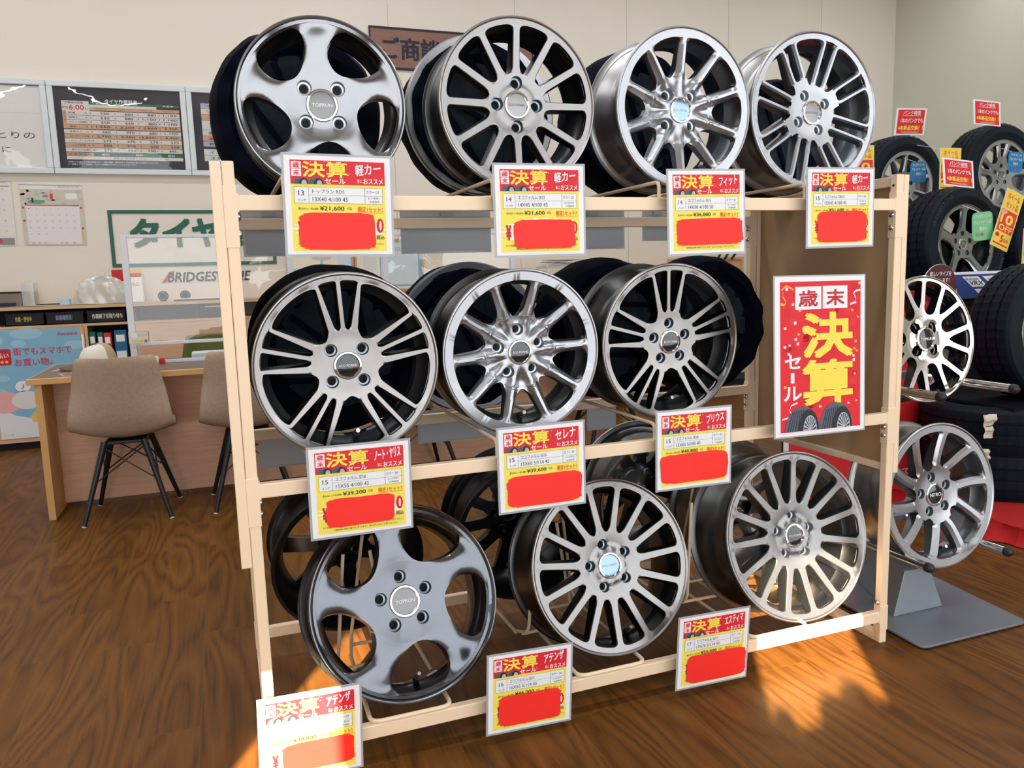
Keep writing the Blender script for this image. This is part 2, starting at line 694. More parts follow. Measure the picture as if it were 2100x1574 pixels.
def stand(x, half, label):
    """bottom row: a wire loop lying on the bar that turns up behind the wheel into two leaning uprights"""
    o = empty('wire_stand', (x, 0, .1))
    b = MB()
    b.tube(round_path([(-half + .006, .36, .005), (-half, .004, .0055), (half, .004, .0055), (half - .006, .36, .005)], .028, 7), .0055, m_cream, 10)
    b.build('loop', o, smooth=50)
    for s in (-1, 1):
        b = MB()
        b.tube(round_path([(s * (half - .006), .35, .005), (s * (half - .02), .43, .03), (s * .035, .40, .33)], .03), .005, m_cream, 8)
        b.build('upright', o, smooth=50)
    b = MB()
    b.tube([(-half + .01, .40, .016), (half - .01, .40, .016)], .005, m_cream, 8)
    b.build('cross_rod', o, smooth=50)
    for s in (-1, 1):
        b = MB()
        b.box((s * half * .7 - .012, .002, -.003), (s * half * .7 + .012, .016, .002), m_cream)
        b.build('bar_clip', o, smooth=0)
    tag(o, label, 'wire stand', 'loops on the bottom bar')
    return o


stand(.337, .098, 'cream wire loop on the bottom bar under the grey five spoke wheel')
stand(.873, .098, 'cream wire loop on the bottom bar under the fifteen spoke wheel with the sky-tinted cap')
stand(1.41, .098, 'cream wire loop on the bottom bar under the large fifteen spoke wheel at the right')

# ------------------------------------------------------------------ alloy wheels
m_valve = pm('black_valve_rubber', (.01, .011, .014), 0.5)
m_chrome = pm('chrome', (0.86, 0.87, 0.88), 0.06, 1.0, var=0.02)
m_label = flat(235, 236, 238)


def metal(name, r, g, b_, rough, var=.04, coat=0.0, m=1.0):
    return pm(name, s2l(r, g, b_), rough, m, var=var, scale=60, coat=coat)


def lin(tab, x):
    if x <= tab[0][0]:
        return tab[0][1]
    for (a, u), (c, v) in zip(tab, tab[1:]):
        if x <= c:
            return u + (v - u) * (x - a) / (c - a)
    return tab[-1][1]


def smooth_tab(tab, x):
    return (lin(tab, x - .02) + lin(tab, x) + lin(tab, x + .02)) / 3


def spoke_face(R, S, mf, mw, mseat):
    """cast disc of a wheel: spokes are what is left between the windows.
    A window is (centre deg, r in, r out, half width in, half width out, end length in, end length out, skew deg)"""
    wn = sorted(S['win'], key=lambda q: q[0] % 360)
    wn = [(q[0] % 360,) + tuple(q[1:]) for q in wn]
    k = len(wn)
    rh, rf = S.get('rh', .33), .965
    rows = set([rh, rf])
    for q in wn:
        ri, ro, fi, fo = q[1], q[2], q[5], q[6]
        for t in (0, .001, .006, .02, .05, .1, .18, .3, .45, .7, 1):
            rows.add(round(ri + fi * t, 6))
            rows.add(round(ro - fo * t, 6))
        n = 7
        for i in range(1, n):
            rows.add(round(ri + fi + (ro - fo - ri - fi) * i / n, 6))
    rows = sorted(r for r in rows if rh <= r <= rf)
    rr = [rows[0]]
    for r in rows[1:]:
        if r - rr[-1] > .0035 or any(0 <= r - q[1] < .004 or 0 <= q[2] - r < .004 for q in wn):
            rr.append(r)
    rows = rr

    def half(q, r):
        c, ri, ro, wi, wo, fi, fo, sk = q
        if r <= ri + 1e-6 or r >= ro - 1e-6:
            return 0.0
        w0 = wi + (wo - wi) * (r - ri) / (ro - ri)
        if r < ri + fi:
            t = 1 - (r - ri) / fi
            w0 *= (1 - t ** 2.0) ** .5
        if r > ro - fo:
            t = 1 - (ro - r) / fo
            w0 *= (1 - t ** 3.2) ** (1 / 3.2)
        return w0

    def cen(q, r):
        return math.radians(q[0] + q[7] * (r - .7))

    zt, dt, kind = S['z'], S.get('d', [(0, .17), (.5, .16), (.9, .10)]), S.get('kind', 'flat')
    sl = S.get('cols', [-1, -.94, -.8, -.45, -.25, 0, .25, .45, .8, .94, 1])
    nc = len(sl)

    def prof(s, kk):
        a = abs(s)
        if kind == 'flat':
            return .014 * max(0, (a - .8) / .2) ** 2
        if kind == 'round':
            return .03 * a ** 3
        if kind == 'bevel':
            return .004 * (a > .5) + .03 * max(0, (a - .5) / .5)
        return 0
    scs = []                                    # spoke centre lines, for ridged spokes that run on into the hub
    for j in range(k):
        a_, b_ = wn[j], wn[(j + 1) % k]
        scs.append(math.radians((a_[0] + b_[0] + (360 if j == k - 1 else 0)) / 2))

    def ridge(x, y):
        r = math.hypot(x, y)
        if kind != 'ridge' or r < .10:
            return 0.0
        a = math.atan2(x, y)
        d = r * min(abs((a - c + PI) % (2 * PI) - PI) for c in scs)
        fade = max(0, min(1, (r - .17) / .2))
        u = max(0, min(1, (d - .016) / .075))
        g = max(0, min(1, (d - .019) / .008))
        return fade * (.080 * u * u * (3 - 2 * u) * .9 + .008 * g * g * (3 - 2 * g))
    v = []
    idx = {}
    for i, r in enumerate(rows):
        for j in range(k):
            q0, q1 = wn[j], wn[(j + 1) % k]
            h0, h1 = half(q0, r), half(q1, r)
            a0 = cen(q0, r) + h0 / r
            c1 = cen(q1, r) + (2 * PI if j == k - 1 else 0)
            a1 = c1 - h1 / r
            op = min(1, min(h0, h1) / .035) if not S.get('soft') else max(0, min(1, (r - .42) / .26, (.955 - r) / .10))
            for ci, s in enumerate(sl):
                a = a0 + (a1 - a0) * (s + 1) / 2
                z = smooth_tab(zt, r) + prof(s, op) * op
                if kind == 'ridge' and r < .865:
                    z += ridge(r * math.sin(a), r * math.cos(a)) * min(1, (.865 - r) / .07)
                v.append((R * r * math.sin(a), R * z, R * r * math.cos(a)))
                idx[i, j, ci] = len(v) - 1
    f = []
    for i in range(len(rows) - 1):
        for j in range(k):
            for ci in range(nc - 1):
                f.append((idx[i, j, ci], idx[i, j, ci + 1], idx[i + 1, j, ci + 1], idx[i + 1, j, ci]))
    mb = MB()
    mb.add(v, f, mf)
    # side walls and back of the spokes
    bv = {}
    vb = []
    for i, r in enumerate(rows):
        for j in range(k):
            q0, q1 = wn[j], wn[(j + 1) % k]
            h0, h1 = half(q0, r), half(q1, r)
            a0 = cen(q0, r) + (h0 - min(.016, h0 * .7)) / r
            a1 = cen(q1, r) + (2 * PI if j == k - 1 else 0) - (h1 - min(.016, h1 * .7)) / r
            for ci, s in enumerate(sl):
                a = a0 + (a1 - a0) * (s + 1) / 2
                vb.append((R * r * math.sin(a), R * (smooth_tab(zt, r) + lin(dt, r)), R * r * math.cos(a)))
                bv[i, j, ci] = len(v) + len(vb) - 1
    mb2 = MB()
    fw_, fb_ = [], []
    for i in range(len(rows) - 1):
        r0, r1 = rows[i], rows[i + 1]
        for j in range(k):
            for ci, q, flip in ((0, wn[j], False), (nc - 1, wn[(j + 1) % k], True)):
                if half(q, (r0 + r1) / 2) > 0:
                    qd = (idx[i, j, ci], idx[i + 1, j, ci], bv[i + 1, j, ci], bv[i, j, ci])
                    fw_.append(qd[::-1] if flip else qd)
            for ci in range(nc - 1):
                fb_.append((bv[i, j, ci + 1], bv[i, j, ci], bv[i + 1, j, ci], bv[i + 1, j, ci + 1]))
    mb2.add(v + vb, fw_ + fb_, mw)
    # hub plate with lug wells
    nb, bc, rw, b0 = S['lug']
    ring = [v[idx[0, j, ci]] for j in range(k) for ci in range(nc - 1)]
    pts = [Vector((p[0], p[2])) for p in ring]
    n0 = len(pts)
    edges = [(i, (i + 1) % n0) for i in range(n0)]
    hol = []
    for i in range(nb):
        a = math.radians(b0 + 360 / nb * i)
        c = Vector((bc * math.sin(a), bc * math.cos(a)))
        st = len(pts)
        nn = 20
        for u in range(nn):
            t = 2 * PI * u / nn
            pts.append(c + Vector((rw * math.sin(t), rw * math.cos(t))))
        edges += [(st + u, st + (u + 1) % nn) for u in range(nn)]
        hol.append((c, st, nn))
    nr = 160 if kind == 'ridge' else 36
    for r in ((.08, .14, .165, .19, .215, .24, .265, .29, .315, .34, .36) if kind == 'ridge' else (.08, .14, .19, .235, .28)):
        for u in range(nr):
            p = Vector((R * r * math.sin(2 * PI * u / nr), R * r * math.cos(2 * PI * u / nr)))
            if r < rh - .02 and all((p - h[0]).length > rw * 1.15 for h in hol):
                pts.append(p)
    V2, _, F2, *_ = geometry.delaunay_2d_cdt(pts, edges, [], 1, 1e-6)
    hz = S.get('hub', [(0, 0)])
    hv = [(p[0], R * (smooth_tab(zt, p.length / R) + lin(hz, p.length / R) + ridge(p[0] / R, p[1] / R)), p[1]) for p in V2]
    hf = []
    for t in F2:
        c = sum((V2[i] for i in t), Vector((0, 0))) / len(t)
        if all((c - h[0]).length > rw * .985 for h in hol):
            a, b_, c_ = (V2[i] for i in t[:3])
            hf.append(t[::-1] if (b_ - a).cross(c_ - a) < 0 else t)
    mb.add(hv, hf, mf)
    zh = R * (smooth_tab(zt, bc / R) + lin(hz, bc / R))
    for c, st, nn in hol:
        Mx = Matrix.Translation((c[0], 0, c[1]))
        z0 = len(mb2.v)
        mb2.lathe([(rw, zh), (rw * .93, zh + .004), (rw * .9, zh + R * .09)] if kind == 'ridge' else [(rw, zh), (rw * .93, zh + .003), (rw * .9, zh + R * .055)], mseat, nn, Mx)
        for q in range(2 * nn):
            x_, y_, z_ = mb2.v[z0 + q]
            l_ = math.hypot(x_, z_) / R
            mb2.v[z0 + q] = (x_, R * (smooth_tab(zt, l_) + lin(hz, l_) + ridge(x_ / R, z_ / R)) + (0 if q < nn else .004), z_)
        zhh = zh + (R * .035 if kind == 'ridge' else 0)
        mb2.lathe([(rw * .9, zhh + R * .055), (rw * .66, zhh + R * .060), (rw * .52, zhh + R * .085), (rw * .46, zhh + R * .16)], mseat, nn, Mx)
        mb2.disc(rw * .46, zhh + R * .158, m_hole, 14, Mx)
    return mb, mb2


def barrel(R, W, ml, mbar, mlip):
    mb = MB()
    mb.lathe([(R * .952, .0075), (R * .962, .0035), (R - .0045, .0005), (R - .002, .0008), (R, .003), (R, .009)], mlip, 96)
    mb.lathe([(R, .009), (R - .006, .013), (R - .014, .017), (R - .016, .034), (R - .030, .048), (R - .034, W * .5), (R - .030, W * .62), (R - .017, W * .72), (R - .016, W - .018), (R - .014, W - .015), (R - .005, W - .011)], mbar, 96)
    mb.lathe([(R - .005, W - .011), (R, W - .008), (R, W - .003), (R - .003, W), (R - .010, W - .001)], ml, 96)
    mb.lathe([(R - .010, W - .001), (R - .021, W - .018), (R - .036, W * .66), (R - .040, .060), (R - .030, .047), (R * .885, .034), (R * .90, .014), (R * .952, .0075)], ml, 96)
    return mb


def cap_disc(name, rc, dome, md, par, z, textm=None, body=None, ring=m_chrome):
    mb = MB()
    mb.lathe([(rc * 1.0, .006), (rc * 1.0, -.001), (rc * .95, -.0035), (rc * .84, -.004), (rc * .78, -.001)], ring, 48)
    mb.lathe([(rc * .78, -.001), (rc * .6, -.001 - dome * .5), (rc * .3, -.001 - dome * .9), (.0003, -.001 - dome)], md, 48)
    o = mb.build('center_cap', par, smooth=30)
    o.location = (0, z, 0)
    if body:
        V, F, asp = glyphs(body, .02)
        ww = rc * 1.25
        hh = min(ww / asp, rc * .36)
        t = MB()
        t.add([((u - .5) * ww + .06 * hh * (q - .5), -.0022 - dome, (q - .5) * hh) for u, q in V], F, textm)
        q = t.build('cap_lettering', o, smooth=0)
    return o


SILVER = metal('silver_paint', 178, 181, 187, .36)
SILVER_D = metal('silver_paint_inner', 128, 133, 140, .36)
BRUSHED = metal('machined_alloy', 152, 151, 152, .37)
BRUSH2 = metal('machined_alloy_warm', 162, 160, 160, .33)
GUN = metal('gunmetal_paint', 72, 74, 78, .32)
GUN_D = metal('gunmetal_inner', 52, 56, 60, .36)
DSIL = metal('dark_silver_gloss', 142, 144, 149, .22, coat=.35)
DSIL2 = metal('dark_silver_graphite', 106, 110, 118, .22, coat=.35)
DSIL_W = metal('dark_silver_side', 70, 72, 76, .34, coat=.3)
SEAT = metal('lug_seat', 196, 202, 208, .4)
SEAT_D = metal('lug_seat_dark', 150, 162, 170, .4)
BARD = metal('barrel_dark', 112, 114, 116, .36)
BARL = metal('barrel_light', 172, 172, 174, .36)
BLK = pm('black_gloss_paint', (.006, .007, .011), .12, 0, coat=1.0, var=.05)
BLKM = pm('black_satin_paint', (.005, .006, .010), .35, .3, var=.05)
MIRROR = metal('polished_alloy', 232, 231, 230, .12)
CAPG = pm('cap_grey', s2l(140, 142, 145), .3, .3)
CAPN = pm('cap_dark', s2l(14, 22, 30), .06, 0, coat=1.0)
CAP_SKY = pm('cap_sky_reflection', s2l(140, 166, 190), .12, 0.8)  # sky reflection put into the cap colour as pale blue
CAPS = metal('cap_silver', 160, 160, 163, .45)
CAPT = pm('cap_white_print', s2l(235, 238, 240), .4)


def equal(n, c0, *a):
    return [(c0 + 360 / n * i,) + a for i in range(n)]


def wheel_parts(par, R, W, S, mf, mw, mseat, ml, mbar, mlip, capm, text, rc=.033, dome=.0012, valve=180, low=False, textm=None):
    mb, mb2 = spoke_face(R, S, mf, mw, mseat)
    face = MB()
    face.add(mb.v, mb.f, mf)
    n = len(face.v)
    base = len(mb2.v)
    for i, (fc, mi) in enumerate(zip(mb2.f, mb2.mi)):
        face.f.append([q + n for q in fc])
        face.mi.append(face.m(mb2.mats[mi]))
    face.v += mb2.v
    face.build('spokes', par, smooth=38, weld=True)
    br = barrel(R, W, ml, mbar, mlip).build('rim', par, smooth=40)
    zc = R * smooth_tab(S['z'], .05) + R * lin(S.get('hub', [(0, 0)]), .1)
    cap_disc('center_cap', rc, dome, capm, par, zc - .002, textm or CAPT, text)
    if valve is not None:
        a = math.radians(valve)
        rv = R * .80
        t = MB()
        c = Vector((math.sin(a) * rv, .055, math.cos(a) * rv))
        d = Vector((-math.sin(a) * .35, -.9, -math.cos(a) * .35)).normalized()
        t.tube([c - d * .012, c + d * .012], .0075, m_valve, 10)
        t.tube([c + d * .012, c + d * .026], .0055, m_valve, 10)
        t.tube([c + d * .026, c + d * .040], .0048, m_chrome, 10)
        t.build('valve_stem', par, smooth=40)
        rl = R - .0405
        for a0 in (valve - 17, valve + 9):
            lb = MB()
            lb.add([(rl * math.sin(math.radians(a0 + 8 * u)), .058 + .022 * q, rl * math.cos(math.radians(a0 + 8 * u))) for q in (0, 1) for u in (0, .5, 1)], [(0, 1, 4, 3), (1, 2, 5, 4)], m_label)
            lb.build('size_label', par, smooth=0)


def wheel(label, loc, R, W, tilt, yw, S, *a, name='alloy_wheel', group=None, **k):
    o = empty(name, loc, (-math.radians(tilt), 0, -math.radians(yw)))
    tag(o, label, 'wheel', group)
    wheel_parts(o, R, W, S, *a, **k)
    return o


# face depth tables: positive goes back
Z_FLAT = [(0, .085), (.3, .085), (.45, .07), (.8, .038), (.93, .018), (1, .014)]
Z_DEEP = [(0, .13), (.3, .12), (.5, .075), (.8, .03), (.93, .016), (1, .014)]

# A / H: five broad twisted spokes
SA = dict(win=equal(5, 34, .42, .925, .19, .385, .26, .26, 14), z=[(0, .10), (.28, .10), (.5, .06), (.75, .035), (.9, .045), (1, .016)], lug=(4, .052, .0165, 45), kind='round', soft=1, rh=.40,
          d=[(0, .18), (.5, .17), (.9, .08)], cols=[-1, -.95, -.85, -.7, -.5, -.3, -.12, .05, .25, .5, .7, .85, .95, 1])
SH = dict(SA, win=equal(5, 30, .43, .925, .20, .40, .26, .26, 14), lug=(5, .0615, .0165, -4), rh=.41)
# B: twelve straight spokes
SB = dict(win=equal(12, 15, .365, .905, .046, .192, .09, .075, 0), z=Z_FLAT, lug=(4, .0515, .0155, 0), kind='flat', rh=.34,
          hub=[(0, .015), (.165, .015), (.18, -.004), (.22, -.004), (.245, .012), (.27, .012), (.30, 0)])
# C: ten ridged spokes, four bolts
SCw = [(18 + 36 * i, .50 if i in (2, 7) else .42, .875, .085 if i in (2, 7) else .06, .215, .10, .06, 0) for i in range(10)]
SCC = dict(win=SCw, z=Z_DEEP, lug=(4, .0515, .0160, 45), kind='ridge', rh=.38)
# F: ten ridged spokes, five bolts
SF = dict(win=[(-4 + 36 * i, .43 if i % 2 == 0 else .46, .865, .07, .215, .12, .07, 0) for i in range(10)], z=Z_DEEP, lug=(5, .059, .0155, -4), kind='ridge', rh=.39)
# D: eight twin spokes
SDw = []
for i in range(8):
    c = -29 + 45 * i
    SDw.append((c, .44 if i % 2 == 0 else .34, .905, .050, .070, .07, .05, 0))
    SDw.append((c + 22.5, .345, .90, .022, .225, .05, .07, 0))
SD = dict(win=SDw, z=[(0, .09), (.3, .085), (.5, .06), (.85, .025), (1, .012)], lug=(4, .0515, .0150, -30), kind='bevel', rh=.33)


# E / G: five triple spokes
def triple(rot):
    wv = []
    for i in range(5):
        c = rot + 72 * i
        wv += [(c - 7.4, .385, .915, .024, .092, .06, .035, 0), (c + 7.4, .385, .915, .024, .092, .06, .035, 0), (c + 36, .34, .905, .06, .318, .08, .05, 0)]
    return wv


SE = dict(win=triple(-4), z=[(0, .075), (.3, .07), (.5, .055), (.9, .022), (1, .012)], lug=(4, .0515, .0150, 45), kind='flat', rh=.325)
SG = dict(SE, win=triple(-3), lug=(5, .0515, .0150, -3), rh=.325)
# I / J: fifteen spokes
SI = dict(win=equal(15, 2, .385, .905, .034, .150, .09, .07, 0), z=Z_FLAT, lug=(5, .0600, .0150, -12), kind='flat', rh=.36,
          hub=[(0, .01), (.16, .01), (.18, -.006), (.21, -.006), (.235, .014), (.26, .014), (.29, 0)])
SJ = dict(SI, win=equal(15, 18, .385, .905, .034, .150, .09, .07, 0), lug=(5, .0600, .0150, 2))
# K: seven forked spokes, polished on black
SKw = []
for i in range(7):
    SKw += [(-9.8 + 51.43 * i, .50, .925, .030, .166, .12, .05, 0), (15.9 + 51.43 * i, .395, .925, .10, .172, .11, .05, 0)]
SK = dict(win=SKw, z=[(0, .05), (.33, .05), (.5, .04), (.9, .02), (1, .012)], lug=(4, .050, .0185, 45), kind='', rh=.37, hub=[(0, .0), (.24, 0), (.31, .02), (.345, .02), (.36, 0)])
# L: ten curved spokes in pairs
SLw = []
for i in range(5):
    SLw += [(-9 + 72 * i, .345, .88, .075, .195, .10, .06, 16), (27 + 72 * i, .40, .88, .035, .205, .14, .06, 16)]
SL = dict(win=SLw, z=Z_DEEP, lug=(5, .0575, .0165, -9), kind='bevel', rh=.335)

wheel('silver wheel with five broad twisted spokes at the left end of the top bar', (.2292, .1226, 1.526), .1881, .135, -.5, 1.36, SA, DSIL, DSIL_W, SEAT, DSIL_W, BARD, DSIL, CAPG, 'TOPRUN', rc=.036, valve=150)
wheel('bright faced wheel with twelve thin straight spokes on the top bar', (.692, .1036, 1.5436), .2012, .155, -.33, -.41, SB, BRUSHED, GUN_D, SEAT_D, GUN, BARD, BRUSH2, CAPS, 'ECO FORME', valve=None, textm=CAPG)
wheel('silver ten spoke wheel with a sky-tinted centre cap on the top bar', (1.1358, .0713, 1.5443), .2012, .165, -.91, -1.39, SCC, SILVER, SILVER_D, SEAT, SILVER_D, BARL, SILVER, CAP_SKY, 'ECO FORME', valve=155)
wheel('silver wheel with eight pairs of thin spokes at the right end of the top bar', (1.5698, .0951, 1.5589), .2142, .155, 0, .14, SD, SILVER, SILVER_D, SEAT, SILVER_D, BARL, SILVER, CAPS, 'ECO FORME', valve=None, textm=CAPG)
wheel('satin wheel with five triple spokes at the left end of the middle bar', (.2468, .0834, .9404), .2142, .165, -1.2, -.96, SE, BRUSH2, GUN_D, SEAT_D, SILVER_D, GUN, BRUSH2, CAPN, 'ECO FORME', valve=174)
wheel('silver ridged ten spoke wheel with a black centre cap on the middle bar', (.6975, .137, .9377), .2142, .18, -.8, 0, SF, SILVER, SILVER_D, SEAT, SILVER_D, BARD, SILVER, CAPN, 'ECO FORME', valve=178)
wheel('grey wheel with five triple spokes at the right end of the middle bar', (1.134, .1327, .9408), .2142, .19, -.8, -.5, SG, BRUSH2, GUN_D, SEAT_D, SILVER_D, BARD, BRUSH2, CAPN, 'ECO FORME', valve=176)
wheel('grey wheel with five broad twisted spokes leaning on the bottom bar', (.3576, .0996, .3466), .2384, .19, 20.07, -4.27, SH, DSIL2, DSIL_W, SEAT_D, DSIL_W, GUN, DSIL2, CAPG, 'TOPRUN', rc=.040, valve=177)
wheel('bright fifteen spoke wheel with a sky-tinted cap leaning on the middle of the bottom bar', (.933, .1109, .3415), .2384, .195, 16.12, -.88, SI, BRUSHED, GUN_D, SEAT_D, GUN, BARD, BRUSH2, CAP_SKY, 'ECO FORME', rc=.036, valve=168)
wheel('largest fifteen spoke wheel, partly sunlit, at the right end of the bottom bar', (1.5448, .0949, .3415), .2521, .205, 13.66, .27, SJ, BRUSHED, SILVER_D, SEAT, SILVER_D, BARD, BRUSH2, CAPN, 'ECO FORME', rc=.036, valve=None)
wheel('black wheel with a polished mesh face on the stand right of the rack', (2.10, .169, .893), .204, .13, 8.5, -.3, SK, MIRROR, BLK, BLK, BLK, BLK, MIRROR, CAPN, 'TOPRUN', rc=.040, valve=None)
wheel('silver ten spoke wheel with a black cap low on the stand right of the rack', (2.10, .088, .396), .233, .165, 7.4, -.33, SL, SILVER, SILVER_D, SEAT_D, SILVER_D, BARL, SILVER, CAPN, 'NITRO', rc=.038, valve=172)

# ------------------------------------------------------------------ price cards on the bars
m_film = pm('laminate_film', s2l(188, 192, 198), .18, alpha=.75, var=.02)
SUNB = s2l(255, 255, 255)


def tyre_print(p, x, y, w_, h_, l=3):
    """the little printed pair of tyres"""
    for k in range(2):
        cx = x + w_ * (.27 + .47 * k)
        p.ell(cx, y + h_, w_ * .25, h_ * .98, flat(92, 98, 110), l, 24, PI, 2 * PI)
        p.ell(cx + w_ * .09, y + h_, w_ * .155, h_ * .9, flat(34, 38, 48), l + .5, 24, PI, 2 * PI)
        p.ell(cx + w_ * .11, y + h_, w_ * .085, h_ * .62, flat(176, 182, 192), l + 1, 18, PI, 2 * PI)
        for t in range(3):
            p.poly([(cx - w_ * (.20 - .05 * t), y + h_ * .98), (cx - w_ * (.185 - .05 * t), y + h_ * .98), (cx - w_ * (.12 - .04 * t), y + h_ * .3), (cx - w_ * (.135 - .04 * t), y + h_ * .34)], flat(54, 58, 70), l + .6)


def price_card(i, loc, roll, tilt, model, inch, series, colour, size, code, old, patch, label):
    W_, H_ = .217, .199
    o = empty('price_card', loc, (-math.radians(tilt), -math.radians(roll), 0))
    tag(o, label, 'price card', 'sale price cards on the rack')
    b = MB()
    b.box((-W_ / 2, 0, -H_ / 2), (W_ / 2, .0012, H_ / 2), m_film)
    b.box((-W_ / 2 - .005, .0002, -H_ / 2 - .005), (W_ / 2 + .005, .001, H_ / 2 + .005), m_film)
    b.build('laminate', o, smooth=0)
    p = Print(W_, H_)
    p.rect(0, 0, 1, 1, WHITE, 0)
    p.rect(.055, .045, .945, .285, RED, 1)
    p.rect(.055, .285, .945, .965, YEL, 1)
    for q in range(26):                                     # confetti flecks of the red band
        cx, cy = random.uniform(.06, .62), random.choice((random.uniform(.05, .1), random.uniform(.05, .27)))
        p.rect(cx, cy, cx + .008, cy + .006, WHITE, 1.5)
    p.rect(.065, .062, .155, .132, WHITE, 2)
    p.rect(.065, .136, .155, .206, WHITE, 2)
    p.text('歳', .078, .068, .142, .126, RED, .02)
    p.text('末', .078, .142, .142, .200, RED, .02)
    p.text('決', .165, .055, .375, .215, YEL2, .03)
    p.text('算', .385, .055, .585, .215, YEL2, .03)
    p.text('セール', .37, .222, .565, .277, WHITE, .03)
    tyre_print(p, .065, .215, .30, .07)
    ml = len(model)
    x0, x1 = (.645, .915) if ml > 4 else (.66, .905)
    p.text(model, x0, .078, x1, .195, WHITE, .02, rise=.03)
    p.text('等に', .675, .225, .725, .265, WHITE, .0)
    p.text('おススメ', .735, .215, .925, .272, WHITE, .02)
    p.rect(.085, .315, .915, .475, flat(236, 238, 242), 2)
    for x in (.215, .745):
        p.rect(x, .315, x + .0035, .475, GREY, 3)
    p.rect(.215, .393, .915, .396, GREY, 3)
    for y in (.313, .475):
        p.rect(.085, y, .915, y + .003, GREY, 3)
    for x in (.083, .915):
        p.rect(x, .313, x + .003, .478, GREY, 3)
    p.text(inch, .12, .350, .175, .400, BLACK)
    p.text('インチ', .115, .432, .19, .460, BLACK)
    p.text(series, .25, .335, .55, .378, BLACK)
    p.text(size, .25, .415, .58, .458, BLACK)
    p.text('カラー ' + colour, .76, .338, .885, .370, BLACK)
    p.text(code, .775, .408, .885, .426, BLACK)
    p.text('TK青森西', .785, .443, .885, .464, BLACK)
    p.text('夏冬4本セット税込価格', .115, .520, .30, .545, BLACK)
    p.text('¥' + old, .315, .505, .545, .555, BLACK, .012)
    p.text('の品', .57, .512, .615, .540, BLACK)
    p.text('限定1セット！', .675, .505, .915, .560, ORANGE, .012)
    p.rect(.675, .566, .925, .570, ORANGE, 3)
    # starburst behind the red redaction patch added over the price
    st = []
    for q in range(44):
        a = 2 * PI * q / 44
        r = 1.0 if q % 2 == 0 else .80
        st.append((.5 + .45 * r * math.cos(a), .74 + .165 * r * math.sin(a)))
    for q in range(0, 44, 2):
        p.poly([(.5, .74), st[q - 1], st[q], st[q + 1]][::-1], flat(250, 250, 244), 2)
    p.text('税込', .845, .80, .925, .845, BLACK, .01)
    p.text('タイヤ交換作業料・廃タイヤ処理料等は含まれておりません。詳しくはスタッフへお問い合わせください。', .10, .880, .92, .905, BLACK)
    p.text('一部商品は取り寄せとなります。あらかじめご了承ください。', .2, .918, .86, .94, BLACK)
    p.text('¥', .105, .66, .165, .83, flat(206, 20, 34), .04, 4)
    x0, y0, x1, y1 = patch
    pts = []
    rnd = random.Random(i * 11 + 3)
    for q in range(40):
        a = 2 * PI * q / 40
        c, s_ = math.cos(a), math.sin(a)
        ex = abs(c) ** .28 * (1 if c > 0 else -1)
        ey = abs(s_) ** .28 * (1 if s_ > 0 else -1)
        jit = 1 + rnd.uniform(-.03, .03)
        pts.append(((x0 + x1) / 2 + (x1 - x0) / 2 * ex * jit, (y0 + y1) / 2 + (y1 - y0) / 2 * ey * jit))
    p.poly(pts, PATCH, 7)
    p.ell(.885, .70, .035, .075, flat(206, 24, 34), 4)
    p.ell(.888, .70, .012, .05, flat(250, 214, 208), 4.4)
    p.build('printed_sheet', o, smooth=0)
    # the plastic clip that holds it on the bar
    return o


CARDS = [
    ((.2299, -.035, 1.2896), -.9, -1.1, '軽カー', '13', 'トップラン RD5', 'DS', '13X40 4/100 45', '31115851', '21,600', (.115, .575, .84, .95), 'leftmost sale price card on the top bar, price ¥21,600 for 13 inch wheels'),
    ((.6828, -.035, 1.2802), .3, -.7, '軽カー', '14', 'エコフォルム SE12', 'GS', '14X45 4/100 45', '31101312', '31,600', (.19, .605, .895, .93), 'sale price card on the top bar reading 14 inch and ¥31,600'),
    ((1.1284, -.035, 1.2759), 1.0, .4, 'フィット', '14', 'エコフォルム SE15', 'SS', '14X50 4/100 50', '31111905', '36,000', (.09, .575, .975, .90), 'third sale price card of the top bar, price ¥36,000'),
    ((1.5451, -.035, 1.2869), .7, .3, '軽カー', '15', 'エコフォルム CRS111', 'BS', '15X45 4/100 45', '31109716', '51,600', (.14, .545, .89, .95), 'rightmost sale price card on the top bar, price ¥51,600'),
    ((.2409, -.035, .6803), -.2, -1.8, 'ノート・ヤリス', '15', 'エコフォルム SE18', 'MS', '15X55 4/100 42', '31117707', '39,200', (.14, .575, .83, .90), 'leftmost sale price card on the middle bar, price ¥39,200'),
    ((.672, -.035, .6812), 0, .4, 'セレナ', '15', 'エコフォルム SE15', 'SS', '15X60 5/114 45', '31111912', '39,600', (.075, .58, .965, .955), 'middle sale price card of the middle bar, price ¥39,600'),
    ((1.0941, -.035, .6824), -.6, .6, 'プリウス', '15', 'エコフォルム SE18', 'MS', '15X65 5/100 40', '31117713', '40,800', (.035, .555, .965, .93), 'rightmost sale price card on the middle bar, price ¥40,800'),
    ((.0996, -.035, .1331), -1.7, -.9, 'アテンザ', '16', 'トップラン RD5', 'DS', '16X65 5/114 48', '31115860', '38,800', (.2, .565, .93, .90), 'sunlit sale price card at the left end of the bottom bar, price ¥38,800'),
    ((.625, -.035, .1258), -2.5, -.5, 'アテンザ', '16', 'エコフォルム SE12', 'GS', '16X65 5/114 46', '31101327', '46,000', (.12, .535, .885, .93), 'sale price card in the middle of the bottom bar, price ¥46,000'),
    ((1.1559, -.035, .1252), -1.7, -1.9, 'エスティマ', '17', 'エコフォルム SE12', 'GS', '17X70 5/114 53', '31101332', '56,000', (.12, .545, .985, .95), 'rightmost sale price card on the bottom bar, price ¥56,000'),
]
